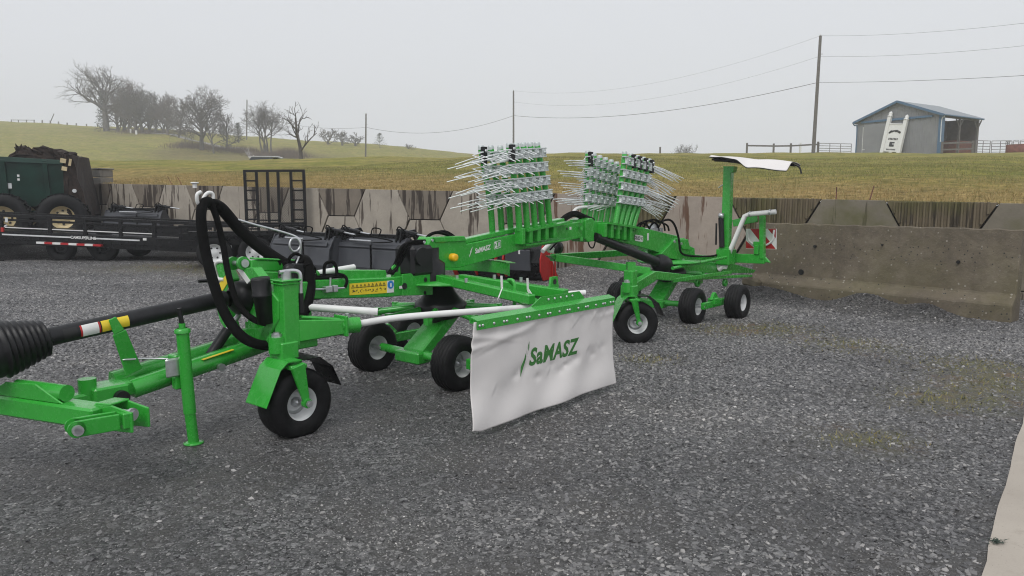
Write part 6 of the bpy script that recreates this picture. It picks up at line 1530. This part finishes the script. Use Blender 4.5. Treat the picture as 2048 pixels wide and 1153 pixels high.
for i, (px, yb, yt, s_) in enumerate(((655, 290, 258, 22), (684, 292, 260, 16), (711, 293, 265, 20))):
    tree_at(px, yb, yt, s_, ('first', 'second', 'third')[i] + ' small bare tree on the skyline counted from the crooked tree to the slope pole', 30 + i, nl1=9, bare=.2, kids=(7, 5, 4), levels=3, twig=.05, trunk_r=.2)
tree_at(818, 299, 288, 14, 'tiny bare bush on the skyline right of the round evergreen', 35, nl1=10, bare=.1, kids=(7, 5, 4), levels=3, twig=.026, trunk_r=.12)
p_ = on_field(1372, 80); p_.z = field_z(p_.x, p_.y); bare_tree(p_ + Vector((0, 0, .6)), 1.4, 1.3, 'low bare bush on the crest above the rear tine arms', 36, name='bare_bush', stems=6, nl1=10, bare=.1, kids=(6, 5, 4), levels=3, twig=.012, trunk_r=.08)
def conifer(px, yb, ytop, label, seed, wide=.32, droop=.1):
    b_ = hit(px, yb); H = (yb - ytop) / FPX * b_.y; rr = random.Random(seed); o = empty('evergreen_tree', b_); tag(o, label, 'tree')
    B().tube([(0, 0, -.4), (0, 0, H * .95)], H * .025, 7, r2=.03).build('trunk', 'bark', o)
    V, F = [], []
    for i in range(int(150)):
        t = rr.random() ** .8; z = H * (.08 + .9 * t); R_ = H * wide * (1 - t) ** .75 + .12; a_ = rr.uniform(0, 6.28); d = Vector((math.cos(a_), math.sin(a_), 0))
        for j in range(16):
            f_ = rr.uniform(.15, 1); q_ = d * R_ * f_ + Vector((rr.gauss(0, .09 * H * .3), rr.gauss(0, .09 * H * .3), z + (.25 * f_ - droop) * R_ + rr.gauss(0, .04 * H * .3))); s_ = H * .022 * rr.uniform(.6, 1.4)
            x = Vector((rr.gauss(0, 1), rr.gauss(0, 1), rr.gauss(0, .5))).normalized() * s_; y = Vector((rr.gauss(0, 1), rr.gauss(0, 1), rr.gauss(0, 1))).normalized() * s_ * .6
            b0 = len(V); V += [tuple(q_ - x), tuple(q_ + y), tuple(q_ + x)]; F.append((b0, b0 + 1, b0 + 2))
    me = bpy.data.meshes.new('crown'); me.from_pydata(V, [], F); link('crown', me, 'conifer', o)
conifer(208, 262, 186, 'ragged evergreen at the left foot of the largest bare tree', 40, .20)
conifer(448, 285, 250, 'small evergreen between the vase shaped tree and the thin pole', 41, .34)
conifer(477, 288, 248, 'pointed small evergreen just left of the thin pole', 42, .3)
conifer(760, 297, 268, 'round evergreen on the skyline right of the slope pole', 43, .55)
def shrub(px, yb, hpx, wpx, seed, label):
    b_ = hit(px, yb); H = hpx / FPX * b_.y; W_ = wpx / FPX * b_.y; rr = random.Random(seed); V, F = [], []
    for i in range(1500):
        x0 = rr.gauss(0, W_ * .28); y0 = rr.gauss(0, W_ * .2); q_ = Vector((x0, y0, field_z(b_.x + x0, b_.y + y0) - b_.z - .1)); h_ = H * rr.uniform(.4, 1) * math.exp(-(x0 / W_) ** 2 * 1.5); t = q_ + Vector((rr.gauss(0, h_ * .35), rr.gauss(0, h_ * .35), h_)); w_ = .02
        b0 = len(V); V += [tuple(q_ - Vector((w_, 0, 0))), tuple(q_ + Vector((w_, 0, 0))), tuple(t)]; F.append((b0, b0 + 1, b0 + 2))
    me = bpy.data.meshes.new('brush'); me.from_pydata(V, [], F); o = link('brush_thicket', me, 'brush'); o.location = b_; tag(o, label, 'thicket')
shrub(575, 316, 26, 70, 50, 'brown brush thicket at the foot of the crooked tree')
shrub(470, 304, 16, 110, 51, 'low brown brush thicket along the lane below the thin pole')
shrub(385, 296, 18, 90, 52, 'grey brown brush thicket around the vase shaped tree')
shrub(290, 266, 12, 90, 53, 'low brush thicket under the skyline tree row')
shrub(528, 314, 14, 60, 54, 'brown brush thicket at the foot of the slender stem clump')

# ================================================================== HAZE
hz = B().box((0, 200, 22.5), (1500, 460, 52)).mesh('haze'); ho = bpy.data.objects.new('haze', hz); COL.objects.link(ho); struct(ho, 'stuff')
m = bpy.data.materials.new('drizzle haze'); m.use_nodes = True; nt = m.node_tree; nt.nodes.remove(nt.nodes['Principled BSDF'])
pv = nt.nodes.new('ShaderNodeVolumePrincipled'); pv.inputs['Color'].default_value = (.97, .98, 1, 1); pv.inputs['Density'].default_value = .0016; pv.inputs['Anisotropy'].default_value = .3
nt.links.new(pv.outputs[0], nt.nodes['Material Output'].inputs['Volume']); hz.materials.append(m)
